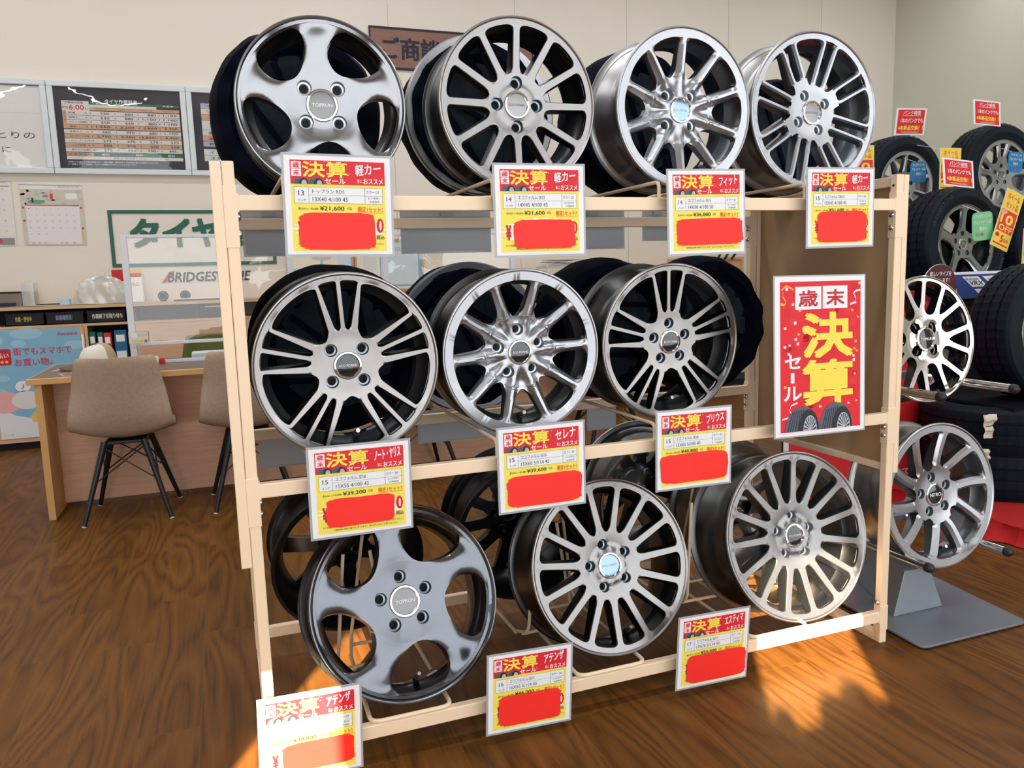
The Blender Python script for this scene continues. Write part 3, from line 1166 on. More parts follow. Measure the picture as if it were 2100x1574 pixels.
for i, c in enumerate(CARDS):
    loc, roll, tilt, model, inch, series, colour, size, code, old, patch, lab = c
    price_card(i, (loc[0], -.012, loc[2]) if False else loc, roll, tilt, model, inch, series, colour, size, code, old, patch, lab)
    # clip from the card back to the bar front
m_clip = pm('clear_clip', s2l(205, 208, 212), .2, alpha=.6, var=.02)
for o in [q for q in COL.objects if q.get('category') == 'price card']:
    b = MB()
    zb = {1: 1.299, 0: .692, -1: .083}[1 if o.location.z > 1 else 0 if o.location.z > .4 else -1]
    zl = zb - o.location.z
    b.box((-.02, .001, zl - .009), (.02, .033, zl + .009), m_clip)
    b.build('clip', o, smooth=0)

# the tall sale poster
W_, H_ = .299, .424
o = empty('sale_poster', (1.4908, -.035, .8961), (math.radians(-2.8), math.radians(.6), 0))
tag(o, 'tall red and yellow sale poster leaning on the right of the middle bar', 'poster')
b = MB()
b.box((-W_ / 2 - .004, .0002, -H_ / 2 - .004), (W_ / 2 + .004, .0014, H_ / 2 + .004), m_film)
b.build('laminate', o, smooth=0)
b = MB()
b.box((-.03, .001, -.215), (.03, .032, -.195), m_clip)
b.build('clip', o, smooth=0)
p = Print(W_, H_)
p.rect(0, 0, 1, 1, WHITE, 0)
p.rect(.055, .03, .955, .975, flat(226, 28, 42), 1)
rnd = random.Random(5)
for q in range(70):
    x, y = rnd.uniform(.06, .88), rnd.uniform(.04, .93)
    p.rect(x, y, x + .065, y + .045, flat(*rnd.choice(((214, 20, 36), (232, 44, 52), (220, 24, 44)))), 1.3)
GOLD = flat(244, 176, 66)
for q in range(44):
    x, y = rnd.choice((rnd.uniform(.06, .3), rnd.uniform(.72, .94), rnd.uniform(.06, .94))), rnd.uniform(.04, .94)
    a = rnd.uniform(-.02, .02)
    p.poly([(x, y), (x + .028, y + a * .4), (x + .03, y + .014), (x + .004, y + .016)][::-1], rnd.choice((WHITE, GOLD, flat(252, 214, 214))), 2)


def ribbon(pts, w_, mat):
    for (x0, y0), (x1, y1) in zip(pts, pts[1:]):
        p.poly([(x0, y0 + w_), (x1, y1 + w_), (x1, y1), (x0, y0)], mat, 2.2)


ribbon([(.07, .075), (.12, .05), (.16, .06), (.2, .075)], .012, GOLD)
ribbon([(.06, .16), (.1, .165), (.12, .15), (.08, .11), (.09, .085)], .014, GOLD)
ribbon([(.95, .085), (.9, .09), (.87, .105), (.9, .14), (.89, .165), (.83, .175)], .012, WHITE)
ribbon([(.07, .885), (.15, .875), (.18, .86), (.15, .83), (.17, .80), (.24, .785)], .010, WHITE)
p.rect(.215, .062, .505, .205, WHITE, 2.5)
p.rect(.520, .060, .80, .203, WHITE, 2.5)
DKRED = flat(196, 28, 44)
p.text('歳', .255, .083, .465, .187, DKRED, .03)
p.text('末', .560, .081, .765, .185, DKRED, .03)
p.text('決', .29, .225, .865, .515, YEL2, .045)
p.text('算', .29, .525, .865, .815, YEL2, .045)
p.text('セ', .10, .485, .275, .575, WHITE, .04)
p.rect(.165, .60, .205, .665, WHITE, 3)
p.text('ル', .09, .685, .285, .775, WHITE, .04)
for k in range(2):
    cx = .29 + .38 * k
    p.ell(cx, .972, .19, .155 + .012 * k, flat(88, 98, 112), 4, 40, PI, 2 * PI)
    for t in range(7):
        p.poly([(cx - .17 + .028 * t, .972), (cx - .155 + .028 * t, .972), (cx - .10 + .02 * t, .845 - .002 * t), (cx - .112 + .02 * t, .85 - .002 * t)], flat(46, 54, 66), 4.4)
    p.ell(cx + .07, .972, .115, .135, flat(30, 38, 50), 4.8, 40, PI, 2 * PI)
    p.ell(cx + .085, .972, .075, .095, flat(196, 202, 212), 5.2, 30, PI, 2 * PI)
    for t in range(9):
        a = PI + PI * (t + .5) / 9
        p.poly([(cx + .085 + .008 * math.cos(a + .5), .972 + .01 * math.sin(a + .5)), (cx + .085 + .07 * math.cos(a + .1), .972 + .09 * math.sin(a + .1)), (cx + .085 + .07 * math.cos(a - .1), .972 + .09 * math.sin(a - .1))], flat(52, 60, 74), 5.5)
p.build('printed_sheet', o, smooth=0)

# ------------------------------------------------------------------ the far side of the rack: covered wheels and spare wheels
m_bag = pm('black_cover_cloth', (.003, .004, .011), .8, var=.2, scale=14, bump=.4, spec=.05)
m_bag2 = pm('mottled_dark_lining', (.018, .026, .036), .85, var=.95, scale=26, bump=.5, spec=.1)


def covered(loc, R, W, yw, lip, label, seed, group='wheels in black covers on the far side'):
    """a wheel in a black cloth cover: wrinkled puck, hollow back seen from the front side"""
    o = empty('covered_wheel', loc, (0, 0, yw))
    tag(o, label, 'covered wheel', group)
    rnd = random.Random(seed)
    ph = [rnd.uniform(0, 6) for _ in range(6)]
    prof = [(.06, .035), (.45, .03), (.72, .02), (.80, -.01), (.93, -.012), (1, .02), (1.02, .08), (1.01, W - .03), (.95, W), (.7, W + .012), (.3, W + .016), (.01, W + .016)]
    v, f = [], []
    n = 72
    for j, (r, d) in enumerate(prof):
        for i in range(n):
            a = 2 * PI * i / n
            k = (1 + .006 * math.sin(9 * a + ph[0]) + .004 * math.sin(17 * a + ph[1] + j) + .01 * math.sin(4 * a + ph[2])) if r > .75 else 1
            v.append((R * r * k * math.sin(a), d + .006 * math.sin(13 * a + ph[3] + j * .7) * (r > .2), R * r * k * math.cos(a)))
    for j in range(len(prof) - 1):
        for i in range(n):
            f.append((j * n + i, j * n + (i + 1) % n, (j + 1) * n + (i + 1) % n, (j + 1) * n + i))
    b = MB()
    b.add(v, f, m_bag)
    b.build('cover', o, smooth=50)
    b = MB()
    b.disc(R * .70, .018, m_bag2, 40)
    b.build('lining_panel', o, smooth=0)
    for q in range(3):
        b = MB()
        a = rnd.uniform(0, 6)
        b.box((-R * .66, .010, R * (-.4 + .36 * q)), (R * .66, .014, R * (-.33 + .36 * q)), m_bag, Matrix.Rotation(a * .25, 4, 'Y'))
        b.build('strap', o, smooth=0)
    if lip:
        b = MB()
        b.lathe([(R * .95, .0), (R * 1.03, -.004), (R * 1.05, .0), (R * 1.05, .014), (R * 1.0, .02)], lip, 72)
        b.build('rim_lip', o, smooth=40)
    return o


covered((.205, .40, 1.553), .213, .15, 0, None, 'black cloth covered wheel behind the silver five spoke wheel on top', 1)
covered((.70, .42, 1.575), .205, .15, 0, SILVER, 'black covered wheel with a silver lip behind the twelve spoke wheel on top', 2)
covered((1.20, .42, 1.575), .212, .15, 0, None, 'black cloth covered wheel behind the ten spoke wheel with the sky-tinted cap', 3)
covered((1.74, .46, 1.555), .185, .13, 0, None, 'crumpled black covered wheel behind the wheel at the top right', 4)
covered((.26, .36, .955), .222, .15, 0, None, 'black covered wheel behind the triple spoke wheel at the middle left', 5)
covered((.67, .50, .955), .212, .15, 0, SILVER_D, 'black covered wheel with a grey lip behind the ridged wheel of the middle bar', 6)
covered((1.06, .34, .968), .208, .15, 0, None, 'black covered wheel standing between the ridged wheel and the middle right wheel', 7)
covered((1.48, .47, .952), .222, .16, 0, None, 'round black covered wheel beside the tall red sale poster', 8)

# spare wheels of the bottom row, turned to the far side
SBK = dict(win=equal(7, 10, .36, .90, .08, .30, .10, .08, 0), z=Z_FLAT, lug=(5, .057, .0155, 10), kind='flat', rh=.33)
SBK2 = dict(win=equal(10, 10, .36, .90, .05, .21, .10, .08, 0), z=Z_FLAT, lug=(5, .057, .0155, 10), kind='flat', rh=.33)


def far_wheel(loc, R, W, tilt, S, mats, label):
    o = empty('alloy_wheel', loc, (math.radians(tilt), 0, PI))
    o.rotation_euler = (math.radians(-tilt), 0, PI)
    tag(o, label, 'wheel', 'spare wheels at the back of the bottom bar')
    wheel_parts(o, R, W, S, *mats, CAPN, None, valve=None)
    return o


bset = (BLKM,) * 6
far_wheel((.265, .60, .375), .212, .19, 8, SBK, bset, 'black wheel standing behind the grey five spoke wheel at the bottom left')
far_wheel((.80, .60, .385), .222, .19, 8, SBK2, bset, 'black many spoked wheel at the back between the two bottom left wheels')
far_wheel((1.32, .72, .40), .215, .19, 8, SBK2, (SILVER_D, GUN_D, SEAT, BARD, BARD, SILVER), 'grey wheel showing its drilled hub behind the middle bar')
far_wheel((1.56, .50, .35), .215, .17, 8, SCC, (SILVER, SILVER_D, SEAT, BARL, BARL, SILVER), 'silver rimmed wheel at the back behind the largest bottom wheel')
for x, d in ((.265, 'the black wheel at the left'), (.80, 'the black many spoked wheel'), (1.32, 'the grey wheel with the drilled hub'), (1.60, 'the silver rimmed wheel at the right')):
    q = stand(x, .09, 'cream wire loop on the far bottom bar under ' + d)
    q.location = (x, RD, .1)
    q.rotation_euler = (0, 0, PI)
    q['group'] = 'loops on the far bottom bar'

# backs of the price cards on the far bars
m_back = pm('card_back_grey', s2l(176, 180, 188), .35, var=.03)


def card_back(x0, x1, z0, z1, label):
    o = empty('price_card', ((x0 + x1) / 2, RD + .012, (z0 + z1) / 2))
    tag(o, label, 'price card', 'backs of price cards on the far side')
    w2, h2 = (x1 - x0) / 2, (z1 - z0) / 2
    b = MB()
    b.box((-w2, 0, -h2), (w2, .0012, h2), m_back)
    b.build('sheet', o, smooth=0)
    b = MB()
    b.box((-w2 - .006, .0002, -h2 - .006), (w2 + .006, .001, h2 + .006), m_film)
    b.build('laminate', o, smooth=0)
    b = MB()
    b.box((-.02, -.012, h2 - .012), (.02, .0, h2 + .004), m_clip)
    b.build('clip', o, smooth=0)


card_back(.06, .20, 1.215, 1.335, 'grey back of a card behind the leftmost top price card')
card_back(.20, .42, 1.212, 1.335, 'grey back of a card hidden by the leftmost top price card')
card_back(.52, .80, 1.215, 1.335, 'grey back of a card between the two left price cards of the top bar')
card_back(1.05, 1.28, 1.218, 1.335, 'grey back of a card between the second and third top price cards')
card_back(1.36, 1.47, 1.242, 1.335, 'small grey back of a card beside the third top price card')
card_back(.06, .295, .59, .70, 'grey card back under the triple spoke wheel at the middle left')
card_back(.545, .95, .615, .71, 'wide grey card back under the ridged wheel of the middle bar')
card_back(1.14, 1.24, .60, .71, 'narrow grey card back under the triple spoke wheel at the middle right')

# ------------------------------------------------------------------ display stand right of the rack
m_plate = pm('grey_steel_plate', s2l(128, 133, 144), .4, .3, var=.04)
m_gusset = pm('grey_blue_paint', s2l(140, 150, 160), .35, .3)
o = empty('wheel_stand', (2.10, .3, 0))
tag(o, 'grey steel stand with chrome arms and a square floor plate right of the rack', 'display stand')


def at(o):
    return Matrix.Translation(o.location).inverted()


b = MB()
pl = round_path([(1.845, -.09, 0), (2.28, -.09, 0), (2.36, .62, 0), (1.88, .62, 0)], .03, 5, True)
n = len(pl)
b.add([at(o) @ Vector((p.x, p.y, z)) for z in (.006, .013) for p in pl], [tuple(range(n, 2 * n)), tuple(range(n))[::-1]] + [(i, (i + 1) % n, n + (i + 1) % n, n + i) for i in range(n)], m_plate)
b.build('floor_plate', o, smooth=0, bevel=.0015)
b = MB()
b.box((2.07, .36, .012), (2.13, .40, 1.25), m_plate, at(o))
b.build('pole', o, smooth=0, bevel=.004)
for s in (-1,):
    b = MB()
    v = [at(o) @ Vector(q) for q in ((1.93, .10, .013), (2.14, .10, .013), (2.10, .36, .013), (2.04, .36, .013), (1.985, .115, .150), (2.09, .115, .150), (2.10, .36, .24), (2.06, .36, .24))]
    b.add(v, [(0, 1, 5, 4), (1, 2, 6, 5), (2, 3, 7, 6), (3, 0, 4, 7), (4, 5, 6, 7), (0, 3, 2, 1)], m_gusset)
    b.build('foot_gusset', o, smooth=0, bevel=.002)
m_tube = pm('chrome_tube', (.72, .72, .70), .18, 1.0)
for z, half in ((.743, .150), (.219, .165)):
    for s in (-1, 1):
        b = MB()
        b.tube([at(o) @ Vector((2.10 + s * half, -.02, z)), at(o) @ Vector((2.10 + s * half, .38, z))], .0135, m_tube, 16)
        a = b.build('arm', o, smooth=50)
        b = MB()
        Mx = at(o) @ Matrix.Translation((2.10 + s * half, -.028, z))
        b.lathe([(.0005, -.008), (.009, -.006), (.0145, .001), (.0150, .006), (.0150, .016), (.012, .016)], m_valve, 18, Mx)
        b.build('end_cap', a, smooth=50)
    b = MB()
    b.box((2.10 - half - .02, .372, z - .014), (2.10 + half + .02, .398, z + .014), m_plate, at(o))
    b.build('arm_bracket', o, smooth=0, bevel=.002)

# ------------------------------------------------------------------ tyres
m_rub = pm('tyre_rubber', (.004, .006, .013), .6, var=.25, scale=30, spec=.12)
m_rub2 = pm('tyre_sidewall', (.006, .011, .018), .55, var=.2, scale=20, spec=.16)


def tyre_mesh(Ro, Ri, W, flip=False):
    b = MB()
    h = W / 2
    side = [(Ri + .002, .012), (Ri, .004), (Ri + .012, -.004), (Ri + (Ro - Ri) * .35, -.010), (Ri + (Ro - Ri) * .38, -.0125), (Ri + (Ro - Ri) * .45, -.0125), (Ri + (Ro - Ri) * .48, -.011), (Ri + (Ro - Ri) * .8, -.004), (Ro - .012, .010)]
    b.lathe(side, m_rub2, 72)
    b.lathe([(r, W - d) for r, d in side][::-1], m_rub2, 72)
    n = 144
    prof = [(Ro - .012, .010), (Ro - .004, .020), (Ro - .001, W * .24), (Ro - .009, W * .25), (Ro - .009, W * .275), (Ro, W * .285), (Ro, W * .48), (Ro - .009, W * .485), (Ro - .009, W * .515), (Ro, W * .52), (Ro, W * .715), (Ro - .009, W * .725), (Ro - .009, W * .75), (Ro - .001, W * .76), (Ro - .004, W - .020), (Ro - .012, W - .010)]
    v, f = [], []
    for j, (r, d) in enumerate(prof):
        for i in range(n):
            a = 2 * PI * (i + (.5 if i % 3 == 1 else 0)) / n + (.010 if j in (5, 6) else 0)
            k = -.006 if (i % 3 == 0 and r > Ro - .006) else 0
            v.append(((r + k) * math.sin(a), d, (r + k) * math.cos(a)))
    for j in range(len(prof) - 1):
        for i in range(n):
            f.append((j * n + i, j * n + (i + 1) % n, (j + 1) * n + (i + 1) % n, (j + 1) * n + i))
    b.add(v, f, m_rub)
    return b


def tyre_wheel(label, loc, Ro, Ri, W, tilt, yw, S, mats, capm, letter=None):
    o = empty('tyre_and_wheel', loc, (-math.radians(tilt), 0, -math.radians(yw)))
    tag(o, label, 'tyre', 'tyres mounted on wheels at the back right')
    wheel_parts(o, Ri, W * .95, S, *mats, capm, None, valve=None, rc=.03)
    t = tyre_mesh(Ro, Ri - .004, W).build('tyre', o, smooth=40)
    if letter:
        V, F, asp = glyphs(letter)
        rm, hh = Ri + (Ro - Ri) * .62, .022
        for c in (-48, 130):
            b = MB()
            tot = math.radians(46)
            b.add([((rm + hh * (q - .5)) * math.sin(math.radians(c) + tot * (u - .5)), -.0125 + .004 * 0 - .0005, (rm + hh * (q - .5)) * math.cos(math.radians(c) + tot * (u - .5))) for u, q in V], F, pm('sidewall_lettering', s2l(44, 62, 66), .4))
            b.build('sidewall_lettering', t, smooth=0)
    return o


ST1 = dict(win=[(18 + 36 * i, .40, .89, .06, .23, .10, .06, 0) for i in range(10)], z=Z_DEEP, lug=(5, .057, .0140, 0), kind='bevel', rh=.36)
ST2 = dict(win=sum([[(36 + 72 * i, .40, .89, .10, .27, .12, .06, 0), (72 * i, .48, .89, .02, .10, .12, .06, 0)] for i in range(5)], []), z=Z_DEEP, lug=(5, .057, .0140, 0), kind='bevel', rh=.36)
ST3 = dict(win=equal(5, 36, .36, .90, .10, .42, .16, .10, 0), z=Z_DEEP, lug=(5, .060, .0150, 0), kind='bevel', rh=.33)
sset = (SILVER, SILVER_D, SEAT_D, SILVER_D, BARL, SILVER)
gset = (metal('smoke_chrome', 150, 156, 160, .15), GUN_D, SEAT_D, GUN_D, BARD, metal('smoke_chrome', 150, 156, 160, .15))
tyre_wheel('tyre on a silver ten spoke wheel behind the rack post, red card on top', (4.03, 2.10, 1.61), .310, .208, .20, .5, 1, ST1, sset, CAPS)
tyre_wheel('tyre with a silver star spoke wheel at the top right, red card on it', (4.86, 2.10, 1.69), .335, .222, .20, 3, 2, ST2, sset, CAPS)
tyre_wheel('tyre with a smoked five spoke wheel and a green tag, below the other two', (3.90, 1.55, 1.23), .325, .2207, .21, 4.6, -2.5, ST3, gset, CAPS, 'BRIDGESTONE')
tyre_wheel('tyre cut by the right picture edge behind the green tagged wheel', (4.92, 1.80, 1.20), .315, .2207, .21, 3, 0, ST3, gset, CAPS)
tyre_wheel('dark tyre lower right beside the mesh wheel, silver wheel half out of frame', (3.50, .74, .812), .312, .210, .20, 3, 0, ST2, gset, CAPS)

# stacks of lying tyres under and behind
proto = None
stk = [(3.36, .90, .080, 2, 'tyre lying in the right stack above the red cloth'), (3.04, 1.50, .080, 4, 'tyre lying in the dark stack behind the mesh wheel'), (4.06, .98, .080, 2, 'tyre lying in the dark stack at the right picture edge')]
for x, y, z, k, lab in stk:
    for q in range(k):
        loc = (x + random.uniform(-.01, .01), y, z + .198 + q * .202)
        levels = ['lowest', 'second', 'third', 'topmost']
        l2 = lab.replace('tyre lying', ('%s tyre lying' % (levels[q] if q < k - 1 else 'topmost')))
        if proto is None:
            proto = empty('stacked_tyre', loc, (-PI / 2, 0, 0))
            tag(proto, l2, 'tyre', 'tyres lying in stacks')
            tyre_mesh(.32, .21, .198).build('tread', proto, smooth=40)
            b = MB()
            b.lathe([(.206, .02), (.198, .05), (.198, .15), (.206, .178)], m_rub2, 60)
            b.build('inner_liner', proto, smooth=40)
            b = MB()
            b.lathe([(.218, .004), (.214, .0015), (.208, .0035), (.208, .012)], m_rub2, 60)
            b.build('bead', proto, smooth=40)
        else:
            dup(proto, loc, (-PI / 2, 0, 0), l2)

# tier rack that carries the upper tyres
m_dark = pm('black_display_paint', (.004, .005, .011), .6, spec=.12)
o = empty('tyre_tier', (4.3, 1.8, 0))
tag(o, 'black tiered shelf carrying the mounted tyres at the back right', 'display shelf')
for z, y0, y1, x0 in ((1.275, 2.02, 2.42, 3.6), (.885, 1.50, 1.90, 3.55)):
    b = MB()
    b.box((x0, y0, z - .03), (5.4, y1, z), m_dark, at(o))
    b.build('shelf_board', o, smooth=0)
for x in (3.63, 5.35):
    for y, z in ((1.54, .86), (1.86, .86), (2.38, 1.25)):
        b = MB()
        b.box((x - .02, y - .02, 0), (x + .02, y + .02, z), m_dark, at(o))
        b.build('upright', o, smooth=0)
b = MB()
b.box((3.6, 1.95, .03), (5.4, 1.98, 1.26), m_dark, at(o))
b.build('back_panel', o, smooth=0)
b = MB()
b.box((3.16, .66, .486), (4.3, 1.24, .498), m_dark, at(o))
b.build('lower_board', o, smooth=0)
for x, y in ((4.40, .76), (4.40, 1.20)):
    b = MB()
    b.box((x - .02, y - .02, .078), (x + .02, y + .02, .498), m_dark, at(o))
    b.build('upright', o, smooth=0)

# red cloth on the floor under the stacks
m_redc = pm('red_cloth', s2l(178, 12, 16), .8, var=.15, scale=6, bump=.3)


o = empty('red_cloth', (3.8, 1.2, 0))
tag(o, 'red cloth draped over the low platform under the tyre stacks', 'cloth')
b = MB()
b.box((2.93, .40, .0), (5.2, 1.86, .070), m_dark, at(o))
b.build('platform', o, smooth=0)
edge = round_path([(2.90, 1.88, 0), (2.90, .36, 0), (5.25, .36, 0)], .08, 6)
E2 = []
for p0, p1 in zip(edge, edge[1:]):
    n_ = max(1, int((p1 - p0).length / .012))
    E2 += [p0.lerp(p1, q / n_) for q in range(n_)]
E2.append(edge[-1])


def cl(u, v):
    i = min(len(E2) - 1, int(u * (len(E2) - 1)))
    p = E2[i]
    t = (E2[min(i + 1, len(E2) - 1)] - E2[max(i - 1, 0)]).normalized()
    nrm = Vector((t.y, -t.x, 0))
    if nrm.dot(Vector((4, 1.5, 0)) - p) > 0:
        nrm = -nrm
    s_ = i * .012
    f = (.022 * math.sin(21 * s_ + 1.3 * math.sin(7 * s_)) + .012 * math.sin(47 * s_)) * v + .05 * v * v
    z = .078 * (1 - v) + .004 * v
    return at(o) @ Vector((p.x + nrm.x * f, p.y + nrm.y * f, z + .006 * math.sin(30 * s_) * (1 - v)))


b.__init__()
b.grid(cl, len(E2) - 1, 10, m_redc)
b.build('drape', o, smooth=60)
b = MB()
b.grid(lambda u, v: at(o) @ Vector((2.90 + 2.35 * u, .36 + 1.52 * v, .074 + .003 * math.sin(40 * u) * math.sin(25 * v))), 60, 30, m_redc)
b.build('top_cover', o, smooth=60)


# cards and signs among the tyres
def flat_sign(name, loc, W_, H_, draw, label, cat, rot=(0, 0, 0), group=None, t=.0025, backm=None):
    o = empty(name, loc, tuple(map(math.radians, rot)))
    tag(o, label, cat, group)
    b = MB()
    b.box((-W_ / 2, 0, -H_ / 2), (W_ / 2, t, H_ / 2), backm or WHITE)
    b.build('board', o, smooth=0)
    p = Print(W_, H_)
    draw(p)
    p.build('print', o, smooth=0)
    return o


RED2 = flat(226, 36, 40)


def puncture(p):
    p.rect(0, 0, 1, 1, WHITE, 0)
    p.rect(.06, .06, .94, .95, RED2, 1)
    p.text('パンク補償', .22, .10, .80, .26, WHITE, .01)
    p.rect(.20, .275, .82, .29, WHITE, 3)
    p.text('1本のパンクでも', .16, .37, .90, .55, WHITE, .02)
    p.text('4本新品交換！！', .10, .64, .92, .82, YEL2, .03)
    p.rect(.2, .875, .8, .885, WHITE, 3)
    p.rect(.26, .91, .76, .917, WHITE, 3)


flat_sign('puncture_card', (3.995, 2.06, 1.982), .238, .156, puncture, 'red puncture cover card leaning on the tyre behind the rack post', 'sign', (8, -2, 0), 'red puncture cover cards')
flat_sign('puncture_card', (4.625, 2.06, 2.058), .235, .155, puncture, 'red puncture cover card highest at the top right', 'sign', (-6, 2, 0), 'red puncture cover cards')
flat_sign('puncture_card', (3.752, 1.50, 1.604), .222, .150, puncture, 'red puncture cover card on the tyre with the green tag', 'sign', (-10, 4, 0), 'red puncture cover cards')


def tagprint(c1, c2):
    def d(p):
        m = flat(*c1)
        p.poly([(.5 + .5 * abs(math.cos(a)) ** .35 * (1 if math.cos(a) > 0 else -1), .5 + .5 * abs(math.sin(a)) ** .35 * (1 if math.sin(a) > 0 else -1)) for a in [2 * PI * i / 40 for i in range(40)]], m, 1)
        p.text('ブリヂストンの', .12, .08, .88, .22, WHITE, .01)
        p.text('アルミホイールは', .08, .29, .92, .43, WHITE, .01)
        p.text('雪道の', .34, .51, .68, .65, WHITE, .01)
        p.text('サビに強い', .14, .72, .58, .84, flat(*c2), .01)
    return d


def round_tag(loc, s, c1, c2, label, rot):
    o = empty('wheel_tag', loc, tuple(map(math.radians, rot)))
    tag(o, label, 'tag', 'hanging tags on the wheels')
    b = MB()
    pts = [(s / 2 * abs(math.cos(a)) ** .35 * (1 if math.cos(a) > 0 else -1), s / 2 * abs(math.sin(a)) ** .35 * (1 if math.sin(a) > 0 else -1)) for a in [2 * PI * i / 40 for i in range(40)]]
    b.add([(x, y, z) for y in (0, .002) for x, z in pts], [tuple(range(40)), tuple(range(40, 80))[::-1]] + [(i, 40 + i, 40 + (i + 1) % 40, (i + 1) % 40) for i in range(40)], flat(*c1))
    b.build('card', o, smooth=0)
    p = Print(s, s)
    tagprint(c1, c2)(p)
    p.build('print', o, smooth=0)
    b = MB()
    b.tube([(0, .002, s * .45), (-.02, .10, s * .8)], .0015, WHITE, 6)
    b.build('string', o, smooth=50)


round_tag((4.041, 2.03, 1.680), .125, (28, 132, 190), (232, 60, 90), 'blue rounded tag on the silver ten spoke wheel', (0, -3, 0))
round_tag((4.86, 2.03, 1.755), .130, (28, 132, 190), (232, 60, 90), 'blue rounded tag on the star spoke wheel at the top right', (0, 2, 0))
round_tag((3.826, 1.40, 1.316), .150, (128, 206, 150), (214, 66, 60), 'pale green rounded tag on the smoked five spoke wheel', (0, -5, 0))


def off10(p):
    p.rect(0, 0, 1, 1, YEL, 1)
    p.rect(.04, .02, .96, .98, flat(250, 216, 90), 1.2)
    p.text('ホイール', .15, .06, .85, .17, ORANGE, .01)
    p.text('セット品', .18, .20, .86, .31, ORANGE, .01)
    p.rect(.06, .35, .94, .72, flat(232, 58, 66), 2)
    p.ell(.22, .39, .16, .035, flat(248, 170, 190), 2.5)
    p.text('10', .10, .41, .80, .58, YEL2, .06)
    p.text('OFF', .14, .60, .90, .705, YEL2, .04)
    p.ell(.2, .79, .12, .035, RED2, 2)
    p.text('5', .42, .77, .58, .89, RED2, .04)
    p.text('%OFF', .6, .81, .88, .88, ORANGE, .01)
    p.rect(.08, .92, .92, .945, RED2, 2)


def hang(o, p0, p1):
    b = MB()
    b.tube([p0, p1], .0015, WHITE, 6)
    b.build('string', o, smooth=50)


hang(flat_sign('discount_card', (4.105, 1.86, 1.677), .165, .245, off10, 'yellow and red discount card half hidden behind a red puncture card', 'sign', (0, -1, 0), 'yellow discount cards'), (0, .002, .11), (-.02, .25, .18))
flat_sign('discount_card', (3.968, 1.37, 1.345), .135, .315, off10, 'tilted yellow and red 10 OFF card beside the green tag', 'sign', (0, 20, 0), 'yellow discount cards')
hang(flat_sign('discount_card', (3.575, 1.99, 1.70), .155, .24, off10, 'yellow discount card peeping out right of the top right rack wheel', 'sign', (0, -2, 0), 'yellow discount cards'), (.05, .002, -.02), (.2, .15, -.08))
flat_sign('discount_card', (4.06, 1.29, 1.196), .14, .20, off10, 'discount card cut by the right picture edge', 'sign', (0, 0, 0), 'yellow discount cards')


def vrx(p):
    p.rect(0, 0, 1, 1, WHITE, 1)
    p.rect(.0, .10, 1, 1, flat(24, 60, 140), 1.5)
    p.poly([(.14, .18), (.44, .18), (.60, .58), (.30, .58)], flat(236, 240, 246), 2)
    p.poly([(.52, .18), (.98, .18), (.98, .55), (.66, .50)], flat(236, 240, 246), 2)
    p.poly([(.33, .66), (.62, .66), (.72, .92), (.43, .92)], flat(236, 240, 246), 2)
    p.text('BLIZZAK', .20, .24, .44, .32, BLACK, .02)
    p.text('VRX', .26, .35, .52, .52, BLACK, .02)
    p.text('VRX2', .62, .26, .86, .36, BLACK, .02)


flat_sign('tyre_sign', (3.60, 1.20, 1.015), .36, .135, vrx, 'blue and white tyre sign with slanted panels above the mesh wheel', 'sign', (-14, 0, 0))
b = MB()
o = empty('round_pop_sign', (3.085, 1.0, 1.02))
tag(o, 'round maroon and white pop sign behind the top of the mesh wheel', 'sign')
b.lathe([(.0005, 0), (.105, 0), (.105, .003), (.0005, .003)], WHITE, 40)
b.build('board', o, smooth=0)
p = Print(.2, .2)
p.ell(.5, .5, .52, .52, flat(84, 26, 38), 1, 30, PI - .25, 2 * PI + .25)
p.text('欲しいサイズを', .18, .14, .84, .25, WHITE, .01)
p.text('お探しします！', .2, .29, .78, .39, WHITE, .01)
p.text('お気軽にスタッフまで', .2, .48, .85, .58, RED2)
p.text('お声がけください', .25, .68, .8, .78, BLACK)
p.build('print', o, smooth=0)
b = MB()
b.tube([(0, .006, -.10), (0, .006, -.86)], .004, m_dark, 8)
b.build('stick', o, smooth=0)


def redpost(p):
    p.rect(0, 0, 1, 1, WHITE, 0)
    p.rect(.03, .02, .975, .985, flat(208, 30, 38), 1)
    p.text('詳しくはスタッフまで', .10, .885, .90, .925, WHITE, .01)
    p.text('お問い合わせください。', .30, .935, .94, .965, WHITE, .01)
    p.poly([(.90, .1), (.975, .16), (.975, .30), (.90, .36), (.84, .23)], flat(232, 66, 56), 1.5)


o = flat_sign('standing_poster', (2.79, 1.16, .52), .86, 1.0, redpost, 'red standing poster with white border behind the rack and mesh wheel', 'poster', t=.006)
for x in (-.3, .3):
    b = MB()
    b.tube([(x, .01, .1), (x, .16, -.515)], .006, m_dark, 8)
    b.build('easel_leg', o, smooth=0)
b = MB()
o = empty('tent_card', (3.39, .80, .62))
tag(o, 'white folded tent card at the right edge before the dark tyre', 'sign')
b.add([(-.09, -.03, -.035), (.10, -.03, -.035), (.10, .0, .085), (-.045, .0, .085), (-.045, .04, -.035), (.10, .04, -.035)], [(0, 1, 2, 3), (3, 2, 5, 4), (0, 3, 4)], flat(196, 196, 192))
b.build('card', o, smooth=0, solid=.002)
p = Print(.10, .08)
p.rect(.3, .2, 1, .6, flat(40, 70, 150), 1)
q = p.build('print', o, smooth=0)
q.location = (.06, -.018, .03)
q.rotation_euler = (math.radians(-14), 0, 0)
